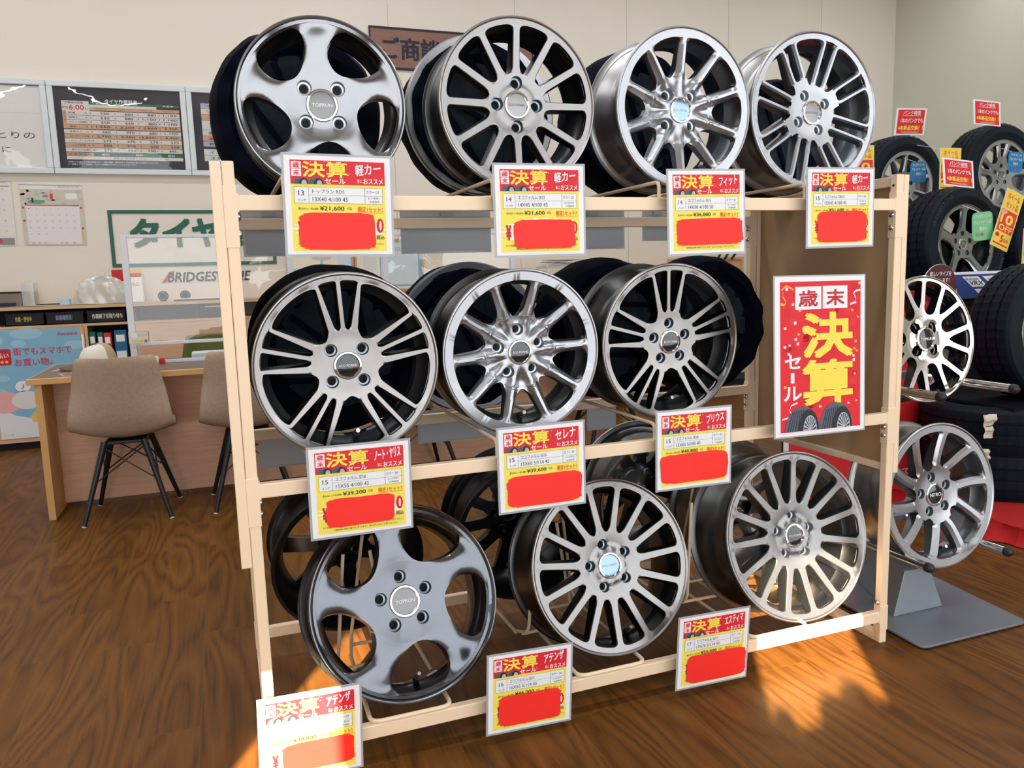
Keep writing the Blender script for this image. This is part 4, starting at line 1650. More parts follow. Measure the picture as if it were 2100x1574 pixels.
for i, (x, y, z, w_, h_, lab) in enumerate(((3.085, .705, .42, .075, .105, 'crumpled cream paper tag hanging under the mesh wheel'), (3.075, .72, .285, .06, .06, 'small cream paper tag low on the dark tyre stack'))):
    b = MB()
    b.grid(lambda u, v: ((u - .5) * w_ + .006 * math.sin(5 * v + i), .005 * math.sin(9 * u + 3 * v) + .004 * math.sin(14 * v), (v - .5) * h_), 10, 12, flat(216, 206, 190))
    for q in range(3):
        b.grid(lambda u, v: ((u - .5) * w_ * .7, .005 * math.sin(9 * (u * .7 + .15) + 3 * (.3 + .2 * q)) - .003 + .004 * math.sin(14 * (.3 + .2 * q)), (-.2 + .2 * q + v * .03) * h_), 8, 1, BLACK if q == 1 else GREY)
    o = b.build('paper_tag', smooth=60, solid=.0006)
    o.location = (x, y, z)
    tag(o, lab, 'tag', 'paper tags on the stacked tyres')
    if i == 0:
        pass

# ------------------------------------------------------------------ the counter side at the back left
m_oak = mat_wood('oak_laminate', s2l(204, 166, 124), s2l(222, 184, 142), (1.2, 14, 14))
m_oakv = mat_wood('oak_panel', s2l(212, 166, 132), s2l(226, 182, 150), (1.5, 6, 16))
m_oake = pm('oak_edge', s2l(214, 166, 104), .5, var=.08, scale=20)
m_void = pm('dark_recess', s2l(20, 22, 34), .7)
o = empty('back_counter', (-1.0, 4.8, 0))
tag(o, 'long oak counter with an open shelf along the back wall', 'counter')
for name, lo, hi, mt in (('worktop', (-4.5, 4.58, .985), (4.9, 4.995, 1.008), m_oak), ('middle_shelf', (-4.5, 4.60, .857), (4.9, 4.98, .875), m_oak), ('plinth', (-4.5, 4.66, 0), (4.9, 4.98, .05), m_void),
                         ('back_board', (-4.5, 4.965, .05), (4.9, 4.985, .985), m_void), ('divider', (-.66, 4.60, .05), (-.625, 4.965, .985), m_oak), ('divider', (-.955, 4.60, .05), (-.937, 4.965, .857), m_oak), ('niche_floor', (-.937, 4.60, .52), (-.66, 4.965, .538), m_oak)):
    b = MB()
    b.box(lo, hi, mt, at(o))
    b.build(name, o, smooth=0)
for x0, x1 in ((-2.3, -1.63), (-1.625, -.955), (-.625, .05), (.055, .73), (.735, 1.41), (1.415, 2.1), (2.105, 2.8), (2.805, 3.5), (3.505, 4.2)):
    b = MB()
    b.box((x0 + .003, 4.595, .055), (x1 - .003, 4.613, .855), m_oakv, at(o))
    d = b.build('door', o, smooth=0)
b = MB()
b.box((-.937, 4.597, .055), (-.66, 4.613, .52), m_oakv, at(o))
b.build('door', o, smooth=0)
m_alu = pm('aluminium_handle', s2l(214, 216, 218), .3, .6)
b = MB()
b.box((-.978, 4.588, .62), (-.962, 4.598, .80), m_alu, at(o))
b.build('handle', o, smooth=0, bevel=.002)
m_greyin = pm('shelf_lining_grey', s2l(132, 120, 112), .7)
b = MB()
b.box((-.62, 4.955, .876), (2.6, 4.962, .984), m_greyin, at(o))
b.build('shelf_lining', o, smooth=0)


# trays of the left shelf
def tray(x0, x1, text, col, label):
    w2 = (x1 - x0) / 2
    o = empty('document_tray', ((x0 + x1) / 2, 4.612, .876))
    tag(o, label, 'tray', 'black trays in the counter shelf')
    b = MB()
    b.box((-w2, 0, 0), (w2, .006, .088), m_void)
    b.box((-w2, 0, 0), (w2, .32, .006), m_void)
    b.box((-w2, 0, 0), (-w2 + .005, .32, .07), m_void)
    b.box((w2 - .005, 0, 0), (w2, .32, .07), m_void)
    b.build('tray_body', o, smooth=0)
    p = Print(2 * w2, .088)
    if col[2] > 100:
        p.rect(.25, .24, .70, .62, flat(70, 74, 92), .5)
    p.text(text, .26 if len(text) < 8 else .14, .28, .68 if len(text) < 8 else .92, .68, flat(*col), .02)
    q = p.build('lettering', o, smooth=0)
    q.location = (0, -.0004, .044)


tray(-1.44, -1.20, '作業・受付中', (214, 186, 60), 'black document tray with yellow lettering, leftmost in the counter shelf')
tray(-1.19, -.95, 'お客様控え', (150, 156, 190), 'black document tray with a faded blue label in the counter shelf')
tray(-.935, -.68, '作業終了引取り待ち', (236, 228, 196), 'black document tray with cream lettering beside the shelf divider')


# smaller things on and in the counter
def crate(name, label, cat, lo, hi, mt, group=None, extra=None):
    cx, cy = (lo[0] + hi[0]) / 2, (lo[1] + hi[1]) / 2
    o = empty(name, (cx, cy, lo[2]))
    tag(o, label, cat, group)
    b = MB()
    b.box(lo, hi, mt, at(o))
    b.build('body', o, smooth=0, bevel=min(.004, (hi[2] - lo[2]) * .1))
    if extra:
        p = Print(hi[0] - lo[0], hi[2] - lo[2])
        extra(p)
        q = p.build('print', o, smooth=0)
        q.location = (0, lo[1] - cy, (hi[2] - lo[2]) / 2)
    return o


Z0 = 1.0085
crate('storage_box', 'grey brown box with a dark lid at the left end of the counter', 'box', (-1.62, 4.72, Z0), (-1.345, 4.92, 1.115), flat(128, 116, 106), extra=lambda p: p.rect(0, 0, 1, .12, BLACK, 1))
b = MB()
o = empty('clear_case', (-1.305, 4.80, Z0))
tag(o, 'clear plastic case of papers beside the grey brown box', 'case')
b.box((-.037, -.08, 0), (.037, .08, .165), mat_clear('clear_plastic', (.9, .9, .88), .12, .1, .35))
b.build('case', o, smooth=0)
b = MB()
b.box((-.03, -.07, .003), (.03, .07, .10), flat(170, 158, 140))
b.build('papers', o, smooth=0)
crate('tissue_pack', 'small pale blue pack lying on the counter', 'pack', (-1.115, 4.66, Z0), (-1.04, 4.74, Z0 + .045), flat(178, 206, 222))
b = MB()
b.grid(lambda u, v: (-1.42 + .86 * u, 4.60 + .17 * v, Z0 + .001 + .004 * math.sin(9 * u) ** 2), 24, 3, flat(206, 188, 176))
tag(b.build('paper_sheets', smooth=60, solid=.001), 'loose papers along the front of the counter', 'papers')
b = MB()
b.tube([(-1.24, 4.64, Z0 + .011), (-1.10, 4.66, Z0 + .011)], .004, BLACK, 8)
tag(b.build('pen', smooth=50), 'black pen lying on the loose papers of the counter', 'pen')
crate('stapler', 'navy stapler on the counter by the left picture edge', 'stapler', (-1.60, 4.62, Z0 + .006), (-1.37, 4.66, Z0 + .03), flat(20, 26, 70))
# clear bag heap
b = MB()
v = []


def bagf(u, v):
    a = 2 * PI * u
    t = v
    r = (.165 * math.sin(PI * min(1, .16 + .84 * t) * .5 + PI * .5 * 0) if False else .165 * math.cos(t * PI / 2) ** .55) * (1 + .10 * math.sin(5 * a + 3 * t) + .06 * math.sin(11 * a + 9 * t))
    return (-.845 + r * math.cos(a) * 1.05, 4.78 + r * .55 * math.sin(a), Z0 + .001 + .19 * math.sin(t * PI / 2) * (1 + .06 * math.sin(7 * a)))


b.grid(bagf, 48, 14, mat_clear('clear_bag', (.95, .95, .90), .14, .22, .38))
o = b.build('plastic_bag', smooth=25)
tag(o, 'heap of clear plastic bag on the counter left of the partition', 'bag')
RD2, YE2 = flat(200, 34, 36), flat(242, 190, 70)
crate('product_box', 'small red box on the counter behind the clear bag', 'box', (-.775, 4.86, Z0 + .16), (-.69, 4.93, Z0 + .245), RD2, 'small boxes beside the partition')
crate('product_box', 'yellow topped white box on the counter behind the partition', 'box', (-.685, 4.84, Z0), (-.57, 4.93, Z0 + .245), WHITE, 'small boxes beside the partition', lambda p: (p.rect(0, 0, 1, .12, YE2, 1), p.rect(0, .12, 1, .24, RD2, 1), p.text('GOLD', .2, .4, .8, .5, RD2)))
crate('product_box', 'white box under the small red box on the counter', 'box', (-.78, 4.855, Z0), (-.688, 4.935, Z0 + .159), flat(228, 222, 214), 'small boxes beside the partition')
for x, lab in ((-.43, 'left round black dial knob on the counter behind the partition'), (-.275, 'right round black dial knob on the counter behind the partition')):
    o = empty('dial_clock', (x, 4.80, Z0))
    tag(o, lab, 'dial', 'round black dials on the counter')
    b = MB()
    b.lathe([(.0005, -.014), (.030, -.014), (.037, -.008), (.037, .012), (.028, .02), (.0005, .02)], BLACK, 32, Matrix.Translation((0, 0, .040)))
    b.build('dial', o, smooth=40)
    b = MB()
    b.box((-.022, -.012, 0), (.022, .016, .008), BLACK)
    b.build('foot', o, smooth=0)
    b = MB()
    b.lathe([(.024, -.0148), (.026, -.0156), (.028, -.0148)], GREY, 28, Matrix.Translation((0, 0, .040)))
    b.build('dial_ring', o, smooth=40)
b = MB()
b.box((-.35, 4.63, Z0), (-.02, 4.82, Z0 + .012), BLACK)
b.box((-.345, 4.632, Z0 + .0121), (-.03, 4.81, Z0 + .016), WHITE)
tag(b.build('clipboard', smooth=0), 'black clipboard with white paper on the counter behind the partition', 'clipboard')
for i, (x0, x1, c, c2, z1, lab) in enumerate(((-.932, -.892, (14, 110, 96), (196, 60, 50), .66, 'green box file, leftmost in the counter niche'), (-.880, -.842, (16, 120, 92), (232, 188, 60), .655, 'green and yellow box file in the counter niche'), (-.838, -.790, (214, 40, 44), (240, 240, 240), .65, 'red box file with a white label in the counter niche'), (-.770, -.69, (24, 108, 150), (236, 236, 238), .665, 'wide blue and white box file in the counter niche'))):
    crate('box_file', lab, 'file', (x0, 4.62, .539), (x1, 4.90, z1 + .15), flat(*c), 'box files in the counter niche', (lambda c2: lambda p: (p.rect(.1, .55, .9, .95, flat(*c2), 1), p.rect(.15, .12, .85, .3, WHITE, 1)))(c2))
# basket
o = empty('wire_basket', (-.08, 4.72, .876))
tag(o, 'black slatted basket in the counter shelf behind the partition', 'basket')
b = MB()
for k in range(5):
    b.box((-.10, -.09, .012 + .018 * k), (.12, -.084, .022 + .018 * k), BLACK)
b.box((-.10, -.09, 0), (.12, .12, .006), BLACK)
b.box((-.104, -.09, 0), (-.098, .12, .098), BLACK)
b.box((.115, -.09, 0), (.121, .12, .098), BLACK)
b.build('basket_body', o, smooth=0)
b = MB()
b.box((-.06, -.092, .078), (.06, -.0902, .090), WHITE)
b.build('label_strip', o, smooth=0)
# papers on the right
o = empty('paper_stand', (2.80, 4.62, Z0))
tag(o, 'wire stand piled with papers on the counter above the middle bar wheels', 'paper stand')
b = MB()
for x in (-.14, .14):
    b.tube([(x, -.02, 0), (x, -.02, .165)], .003, m_steel, 6)
    b.tube([(x, .18, 0), (x, .18, .165)], .003, m_steel, 6)
b.build('wire_frame', o, smooth=50)
b = MB()
b.box((-.17, -.04, .165), (.17, .20, .185), flat(206, 204, 198))
b.build('tray_board', o, smooth=0)
for k in range(5):
    b = MB()
    Mx = Matrix.Translation((.01 * k - .02, .06, .187 + .011 * k)) @ Matrix.Rotation(.09 * (k - 2), 4, 'Z') @ Matrix.Rotation(.05 * ((k % 3) - 1), 4, 'Y')
    b.box((-.14, -.10, 0), (.15, .10, .004), flat(226, 228, 232) if k % 2 else flat(120, 126, 138), Mx)
    b.build('paper', o, smooth=0)
o = empty('wooden_tray', (4.35, 4.72, Z0))
tag(o, 'oak framed board standing on the counter behind the middle right wheel', 'board')
b = MB()
for lo, hi in (((-.42, 0, 0), (.42, .03, .025)), ((-.42, 0, .20), (.42, .03, .225)), ((-.42, 0, .025), (-.395, .03, .20)), ((.395, 0, .025), (.42, .03, .20))):
    b.box(lo, hi, m_oak)
b.build('frame', o, smooth=0)
b = MB()
b.box((-.395, .015, .025), (.395, .022, .20), m_oakv)
b.build('board', o, smooth=0)
for k in range(3):
    b = MB()
    b.tube([(.1 + .08 * k, -.03, .21), (.16 + .08 * k, .0, .275 - .01 * k)], .012, BLACK, 8)
    b.build('pen_grip', o, smooth=50)

# the blue payment poster on the cabinet door
SKY, SKY2 = flat(132, 186, 216), flat(158, 202, 226)


def paypost(p):
    p.rect(0, 0, 1, 1, flat(226, 230, 234), 0)
    p.rect(0, 0, 1, .86, SKY, 1)
    for cx, cy, rx, ry in ((.02, .09, .12, .06), (.40, .04, .18, .05), (.30, .13, .08, .035), (.93, .16, .12, .04), (.75, .38, .16, .05), (.03, .58, .10, .05), (.10, .44, .07, .03)):
        p.ell(cx, cy, rx, ry, SKY2, 1.4)
    p.poly([(.60, .86), (.2, .79), (0, .70), (0, 1), (1, 1), (1, .86)][::-1], flat(228, 232, 236), 1.7)
    p.text('docomo', .74, .035, .97, .07, flat(196, 44, 84), .02)
    p.poly([(.105 + .105 * abs(math.cos(a)) ** .3 * (1 if math.cos(a) > 0 else -1), .245 + .075 * abs(math.sin(a)) ** .3 * (1 if math.sin(a) > 0 else -1)) for a in [2 * PI * i / 40 for i in range(40)]], flat(206, 22, 54), 2)
    p.text('d払い', .025, .205, .185, .255, WHITE, .02)
    for k in range(3):
        p.ell(.055 + .05 * k, .288, .018, .013, flat(246, 196, 90), 3)
    T = flat(206, 40, 84)
    p.text('街でもスマホで', .235, .165, .89, .235, T, .01)
    p.text('お買い物。', .24, .265, .66, .335, T, .01)
    p.ell(.30, .52, .085, .05, WHITE, 2)
    p.poly([(.27, .56), (.33, .56), (.30, .60)], WHITE, 2)
    p.text('♪', .28, .495, .32, .545, GREY)
    p.ell(.08, .66, .20, .10, flat(236, 176, 176), 2)
    p.ell(.33, .65, .17, .085, flat(226, 224, 222), 2.4)
    p.poly([(.35, .80), (.40, .76), (.44, .80), (.43, .86), (.37, .86)], flat(240, 200, 90), 2.5)
    p.text('ドコモ', .04, .955, .14, .975, GREY)


flat_sign('payment_poster', (-1.262, 4.5905, .470), .555, .765, paypost, 'blue payment poster on the cabinet door at the left edge', 'poster')


# ------------------------------------------------------------------ wall boards, calendars, wall signs
m_grfr = pm('grey_board_frame', s2l(212, 220, 224), .45, .05, var=.03)
m_glare = mat_clear('acrylic_sheet', gloss=.07, rough=.02)


def menu_board(x0, x1, draw, back, label):
    z0, z1 = 1.962, 2.622
    o = empty('menu_board', ((x0 + x1) / 2, 4.96, (z0 + z1) / 2))
    tag(o, label, 'menu board', 'framed boards high on the back wall')
    w2, h2 = (x1 - x0) / 2, (z1 - z0) / 2
    b = MB()
    t = .040
    for lo, hi in (((-w2, 0, -h2), (w2, .04, -h2 + t)), ((-w2, 0, h2 - t), (w2, .04, h2)), ((-w2, 0, -h2 + t), (-w2 + t, .04, h2 - t)), ((w2 - t, 0, -h2 + t), (w2, .04, h2 - t))):
        b.box(lo, hi, m_grfr)
    b.build('frame', o, smooth=0, bevel=.004)
    b = MB()
    b.box((-w2 + t, .020, -h2 + t), (w2 - t, .03, h2 - t), back)
    b.build('panel', o, smooth=0)
    p = Print(2 * (w2 - t), 2 * (h2 - t))
    draw(p)
    q = p.build('print', o, smooth=0)
    q.location = (0, .0195, 0)
    b = MB()
    b.grid(lambda u, v: ((u - .5) * 2 * (w2 - t), .012 - .010 * math.sin(PI * u) * math.sin(PI * v), (v - .5) * 2 * (h2 - t)), 16, 12, m_glare)
    b.build('acrylic_cover', o, smooth=60)


BR, PALE, DGRN = flat(200, 160, 128), flat(214, 210, 206), flat(20, 104, 66)


def fees(p):
    p.rect(0, 0, 1, 1, flat(30, 32, 46), 0)
    p.text('タイヤ作業料金', .39, .13, .65, .185, WHITE, .02)
    x0, x1 = .055, .985
    p.rect(.055, .165, .265, .285, PALE, 1)
    p.text('作業受付時間', .08, .175, .22, .20, BLACK)
    p.text('PM', .06, .235, .10, .265, BLACK)
    p.text('6:00', .11, .215, .225, .275, flat(206, 44, 40), .02)
    p.text('まで', .23, .245, .262, .265, BLACK)
    p.rect(.265, .175, .985, .205, DGRN, 1)
    for x, t in ((.32, '軽自動車'), (.56, '普通車・ミニバン'), (.85, '大型車')):
        p.text(t, x, .18, x + .09, .20, WHITE)
    p.rect(.265, .205, .80, .235, PALE, 1)
    p.rect(.265, .235, .985, .275, BR, 1)
    for x in (.30, .49, .66, .84):
        p.text('アルミホイール', x, .245, x + .10, .264, BLACK)
    rows = [('脱着', '550', '660', '880', '1,100', 0), ('組替え', '550', '880', '1,100', '1,100', 0), ('バランス調整', '550', '660', '880', '1,100', 0), ('合計', '1,650', '2,200', '2,860', '3,300', 1),
            ('窒素ガス', '660', '770', '880', '1,100', 0), ('ローテーション', '2,750', '3,300', '3,850~', '4,400', 1), ('チューブレスバルブ', '275', '275', '275', '275', 0), ('パンク修理', '550', '550', '550', '550', 1), ('廃タイヤ処理', '275', '550', '550~', '495~', 0)]
    y = .285
    for i, r in enumerate(rows):
        h = .056
        p.rect(.055, y, .985, y + h - .004, BR if r[5] else PALE, 1)
        p.text(r[0], .10, y + .014, .10 + .018 * len(r[0]) + .02, y + h - .020, BLACK)
        p.text('1本', .225, y + .018, .245, y + h - .022, BLACK)
        for k, xx in enumerate((.265, .455, .64, .81)):
            p.text('¥', xx, y + .016, xx + .012, y + h - .022, BLACK)
            t = r[1 + k]
            p.text(t, xx + .15 - .022 * len(t), y + .010, xx + .15, y + h - .016, BLACK, .01)
            p.rect(xx - .008, y, xx - .006, y + h - .004, LGREY, 1.5)
        y += h + (.006 if i == 3 else 0)
    p.rect(.055, .285, .085, .285 + 4 * .056 - .004, BR, 1.6)
    p.text('タ', .062, .30, .078, .33, BLACK)
    p.text('イ', .062, .345, .078, .375, BLACK)
    p.text('ヤ', .062, .39, .078, .42, BLACK)
    p.rect(.055, .80, .265, .84, BR, 1)
    p.text('会員様特典', .07, .81, .25, .83, BLACK)
    p.rect(.265, .80, .985, .84, DGRN, 1)
    for x in (.33, .60, .86):
        p.text('無料', x, .806, x + .06, .834, WHITE)
    p.rect(.055, .845, .985, .885, PALE, 1)
    p.text('脱着 ¥1,100 組替え ¥2,200 バランス ¥1,100', .42, .855, .86, .875, BLACK)
    p.text('※価格は1本あたりの税込料金です。一部の車種・特殊なサイズは料金が異なる場合がございます。', .06, .905, .78, .925, WHITE)
    p.text('※一部輸入タイヤの場合、バランス調整ができないことがございます。', .06, .935, .60, .955, WHITE)


def hitori(p):
    p.rect(0, 0, 1, 1, flat(224, 222, 220), 0)
    p.rect(.0, .0, 1, .012, flat(120, 124, 124), 1)
    for k in range(9):
        a = k * .7
        p.ell(.34 + .05 * math.cos(a) * (1 + k % 3 * .3), .20 + .05 * math.sin(a), .03, .02, flat(40, 140, 96), 1)
    p.rect(0, .335, .97, .339, flat(190, 190, 188), 1)
    p.text('お客様一人ひとりの', .02, .56, .93, .65, flat(44, 40, 40))
    p.text('安心と安全のために', .02, .74, .74, .82, flat(60, 56, 56))


def measure(p):
    p.rect(0, 0, 1, 1, flat(28, 32, 54), 0)
    L2 = flat(170, 170, 190)
    for y0, y1, c, t in ((.13, .20, L2, 'ホイール・4輪'), (.20, .27, PALE, 'リアルパワースキャン'), (.27, .35, BR, ''), (.35, .47, PALE, ''), (.47, .55, flat(206, 204, 204), '測定＆調整'), (.55, .62, BR, '測定のみ'), (.62, .69, L2, '料金'), (.72, .80, flat(210, 216, 214), 'インターバル'), (.80, .88, flat(206, 212, 210), 'スタッフ')):
        p.rect(.07, y0, .9, y1 - .004, c, 1)
        if t:
            p.text(t, .12, y0 + .016, .12 + .05 * len(t), y1 - .02, BLACK, .01)
    p.text('※測定は店舗により異なります', .1, .91, .6, .935, WHITE)


menu_board(-2.03, -1.096, hitori, flat(224, 222, 220), 'white framed board with a leaf logo at the left edge of the wall')
menu_board(-1.093, -.160, fees, flat(30, 32, 46), 'dark framed tyre fee board with a price table on the wall')
menu_board(-.157, .776, measure, flat(28, 32, 54), 'dark framed board half hidden behind the top left wheel')


def cal2(p):
    p.rect(0, 0, 1, 1, flat(204, 196, 184), 0)
    p.rect(0, 0, 1, .075, flat(226, 226, 226), 1)
    p.text('BRIDGESTONE TIRE SHOP', .62, .02, .95, .04, GREY)
    rn = random.Random(4)
    for q in range(34):
        x, y = rn.uniform(.03, .97), rn.uniform(.09, .34)
        p.ell(x, y, rn.uniform(.01, .05), rn.uniform(.008, .03), flat(*rn.choice(((190, 190, 170), (196, 180, 172), (176, 190, 172), (210, 202, 190)))), 1.2, 14)
    p.ell(.25, .285, .14, .035, flat(96, 160, 140), 1.6)
    p.ell(.19, .26, .018, .045, flat(50, 44, 50), 2)
    p.poly([(.32, .145), (.37, .125), (.42, .145)], flat(40, 44, 60), 2)
    p.ell(.40, .19, .045, .018, flat(150, 116, 130), 2)
    p.text('1', .47, .145, .52, .235, flat(206, 70, 66), .04)
    p.rect(.72, .135, .91, .235, flat(232, 230, 230), 2)
    p.rect(.07, .335, .82, .35, flat(212, 84, 78), 2)
    p.rect(.82, .335, .93, .35, flat(70, 88, 120), 2)
    p.rect(.07, .35, .93, .985, flat(226, 222, 224), 1.8)
    n = 0
    for r in range(6):
        for c in range(7):
            n += 1
            if n <= 31:
                x, y = .11 + .118 * c, .385 + .105 * r
                p.text(str(n), x, y, x + (.016 if n < 10 else .028), y + .022, flat(200, 70, 66) if c == 0 else GREY)
    for x, y in ((.03, .38), (.03, .6), (.96, .38), (.96, .72)):
        p.ell(x, y, .018, .02, flat(176, 60, 62), 2, 14)
    p.poly([(.93, .78), (.96, .78), (.985, .95), (.95, .95)], flat(206, 196, 110), 2)
    for x in (.15, .24, .33, .6, .68, .8):
        p.ell(x, .965, .03, .012, flat(170, 176, 168), 2.4, 14)


def cal1(p):
    p.rect(0, 0, 1, 1, flat(224, 220, 216), 0)
    p.text('BRIDGESTONE', .62, .015, .93, .035, GREY)
    p.rect(.1, .075, .97, .09, flat(160, 120, 140), 1)
    for r in range(5):
        p.rect(.05, .22 + .16 * r, .97, .222 + .16 * r, flat(206, 186, 184), 1)
        for c in range(7):
            p.text(str(r * 7 + c + 1), .1 + .125 * c, .12 + .16 * r, .13 + .125 * c, .145 + .16 * r, flat(206, 110, 110) if c == 6 else GREY)
    p.rect(.6, .88, .97, .99, flat(140, 140, 150), 2)
    p.ell(.74, .93, .05, .04, flat(196, 60, 60), 2.4, 14)
    p.rect(.35, .89, .56, .95, flat(236, 190, 186), 2)


def paper(name, loc, W_, H_, draw, label, cat, rot=(0, 0, 0), group=None):
    o = empty(name, loc, tuple(map(math.radians, rot)))
    tag(o, label, cat, group)
    b = MB()
    b.box((-W_ / 2, 0, -H_ / 2), (W_ / 2, .0015, H_ / 2), flat(222, 218, 212))
    b.build('sheet', o, smooth=0)
    p = Print(W_, H_)
    draw(p)
    p.build('print', o, smooth=0)
    b = MB()
    b.tube([(-W_ / 2, -.001, H_ / 2), (W_ / 2, -.001, H_ / 2)], .004, LGREY, 8)
    b.build('binding', o, smooth=50)


paper('wall_calendar', (-1.137, 4.995, 1.667), .405, .436, cal2, 'January calendar with a patterned border on the wall under the fee board', 'calendar', (0, .6, 0), 'wall calendars')
paper('wall_calendar', (-1.60, 4.995, 1.68), .42, .462, cal1, 'calendar cut by the left picture edge', 'calendar', (0, .3, 0), 'wall calendars')

# green tyre sign and lettering stuck on the wall
GRN = pm('green_vinyl', s2l(0, 92, 72), .4, var=.25, scale=3)
o = empty('tyre_wall_sign', (-.175, 4.997, 1.488))
tag(o, 'green outlined タイヤ sign lettered on the back wall behind the rack post', 'sign')
b = MB()
w2, h2, t = .602, .215, .026
for lo, hi in (((-w2, -.004, h2 - t), (w2, .002, h2)), ((-w2, -.004, -h2), (w2, .002, -h2 + t)), ((-w2, -.004, -h2 + t), (-w2 + t, .002, h2 - t)), ((w2 - t, -.004, -h2 + t), (w2, .002, h2 - t))):
    b.box(lo, hi, GRN)
b.build('border', o, smooth=0)
p = Print(2 * w2, 2 * h2)
for ch, x0, x1 in (('タ', .115, .29), ('イ', .305, .475), ('ヤ', .485, .655), ('館', .67, .85)):
    p.text(ch, x0, .15, x1, .66, GRN, .05, 3)
p.build('lettering', o, smooth=0)
o = empty('wall_lettering', (-.115, 4.997, 1.19))
tag(o, 'dark slanted maker name lettered on the wall above the counter', 'sign')
p = Print(.66, .085)
p.poly([(.0, 1), (.09, .0), (.16, .0), (.06, .9)][::-1] if False else [(.0, 1), (.05, 1), (.155, .0), (.10, .0)], flat(206, 44, 44), 2)
p.text('BRIDGESTONE', .075, .08, 1, .98, flat(34, 38, 52), .035, 3, sk=.02)
p.build('lettering', o, smooth=0)
b = MB()
b.box((-.33, -.0003, -.0425), (.33, .0, .0425), m_wall)
b.build('backing', o, smooth=0)

# brown hanging sign
m_brs = mat_wood('brown_sign_wood', s2l(126, 88, 74), s2l(142, 102, 86), (1.5, 10, 12))
o = empty('consultation_sign', (2.0, 4.985, 3.012))
tag(o, 'brown consultation sign with dark lettering high on the back wall', 'sign')
b = MB()
b.box((-.72, 0, -.165), (.72, .014, .165), m_brs)
b.build('board', o, smooth=0)
b = MB()
for lo, hi in (((-.722, -.004, .150), (.722, .014, .167)), ((-.722, -.004, -.167), (.722, .014, -.150)), ((-.722, -.004, -.150), (-.710, .014, .150)), ((.710, -.004, -.150), (.722, .014, .150))):
    b.box(lo, hi, NAVY)
b.build('edge_frame', o, smooth=0)
p = Print(1.42, .30)
p.text('ご商談コーナー', .06, .20, .90, .80, NAVY, .03)
p.build('lettering', o, smooth=0)

# framed certificates
m_wfr = pm('certificate_frame_wood', s2l(190, 150, 112), .5)


def cert(x0, x1, z0, z1, label, blue):
    o = empty('framed_certificate', ((x0 + x1) / 2, 4.985, (z0 + z1) / 2))
    tag(o, label, 'certificate', 'framed certificates on the wall')
    w2, h2, t = (x1 - x0) / 2, (z1 - z0) / 2, .018
    b = MB()
    for lo, hi in (((-w2, -.012, -h2), (w2, .01, -h2 + t)), ((-w2, -.012, h2 - t), (w2, .01, h2)), ((-w2, -.012, -h2 + t), (-w2 + t, .01, h2 - t)), ((w2 - t, -.012, -h2 + t), (w2, .01, h2 - t))):
        b.box(lo, hi, m_wfr)
    b.build('frame', o, smooth=0)
    p = Print(2 * (w2 - t), 2 * (h2 - t))
    p.rect(0, 0, 1, 1, flat(226, 222, 206), 0)
    if blue:
        p.rect(.35, 0, 1, .95, flat(120, 180, 212), 1)
        p.rect(.37, 0, .95, .91, flat(206, 220, 230), 1.4)
        p.rect(.1, .3, .3, .6, flat(206, 210, 212), 1)
    else:
        p.rect(.0, .5, 1, .53, flat(140, 200, 206), 1)
        p.rect(.05, .55, .95, 1, flat(222, 230, 232), 1)
        p.rect(.78, 0, 1, .5, flat(196, 216, 232), 1)
        p.ell(.52, .3, .16, .05, flat(200, 190, 180), 1.4)
        p.poly([(.52, .3), (.58, .62), (.44, .62)], flat(140, 190, 176), 1.6)
    p.text('認定証', .3, .12, .7, .2, flat(180, 172, 160), .01)
    q = p.build('certificate', o, smooth=0)
    q.location = (0, -.002, 0)


cert(.505, 1.045, .99, 1.46, 'framed cream certificate on the wall behind the leftmost top price card', False)
cert(1.055, 1.645, 1.02, 1.46, 'framed certificate with a blue edge on the wall above the middle bar wheels', True)

# ------------------------------------------------------------------ desks, partitions and chairs
m_desk = mat_wood('desk_oak', s2l(218, 170, 138), s2l(232, 188, 156), (2, 6, 18))
m_dtop = pm('desk_top_dark', s2l(112, 92, 78), .35, var=.08)


def desk(x0, x1, label):
    o = empty('reception_desk', ((x0 + x1) / 2, 2.9, 0))
    tag(o, label, 'desk', 'oak reception desks')
    for name, lo, hi, mt in (('desk_top', (x0, 2.56, .676), (x1, 3.28, .704), m_oake), ('side_panel', (x0 + .03, 2.575, 0), (x0 + .062, 3.24, .676), m_oake), ('side_panel', (x1 - .062, 2.575, 0), (x1 - .03, 3.24, .676), m_oake), ('modesty_panel', (x0 + .062, 2.83, .018), (x1 - .062, 2.85, .676), m_desk)):
        b = MB()
        b.box(lo, hi, mt, at(o))
        b.build(name, o, smooth=0, bevel=.0015)
    b = MB()
    b.box((x0 + .01, 2.60, .704), (x1 - .01, 3.27, .7055), m_dtop, at(o))
    b.build('desk_pad', o, smooth=0)


desk(-.925, .63, 'oak reception desk with an acrylic partition behind the left rack post')
desk(.66, 2.35, 'oak reception desk seen through the rack behind the middle wheels')

m_white = pm('white_frame', s2l(226, 230, 238), .35, var=.02)


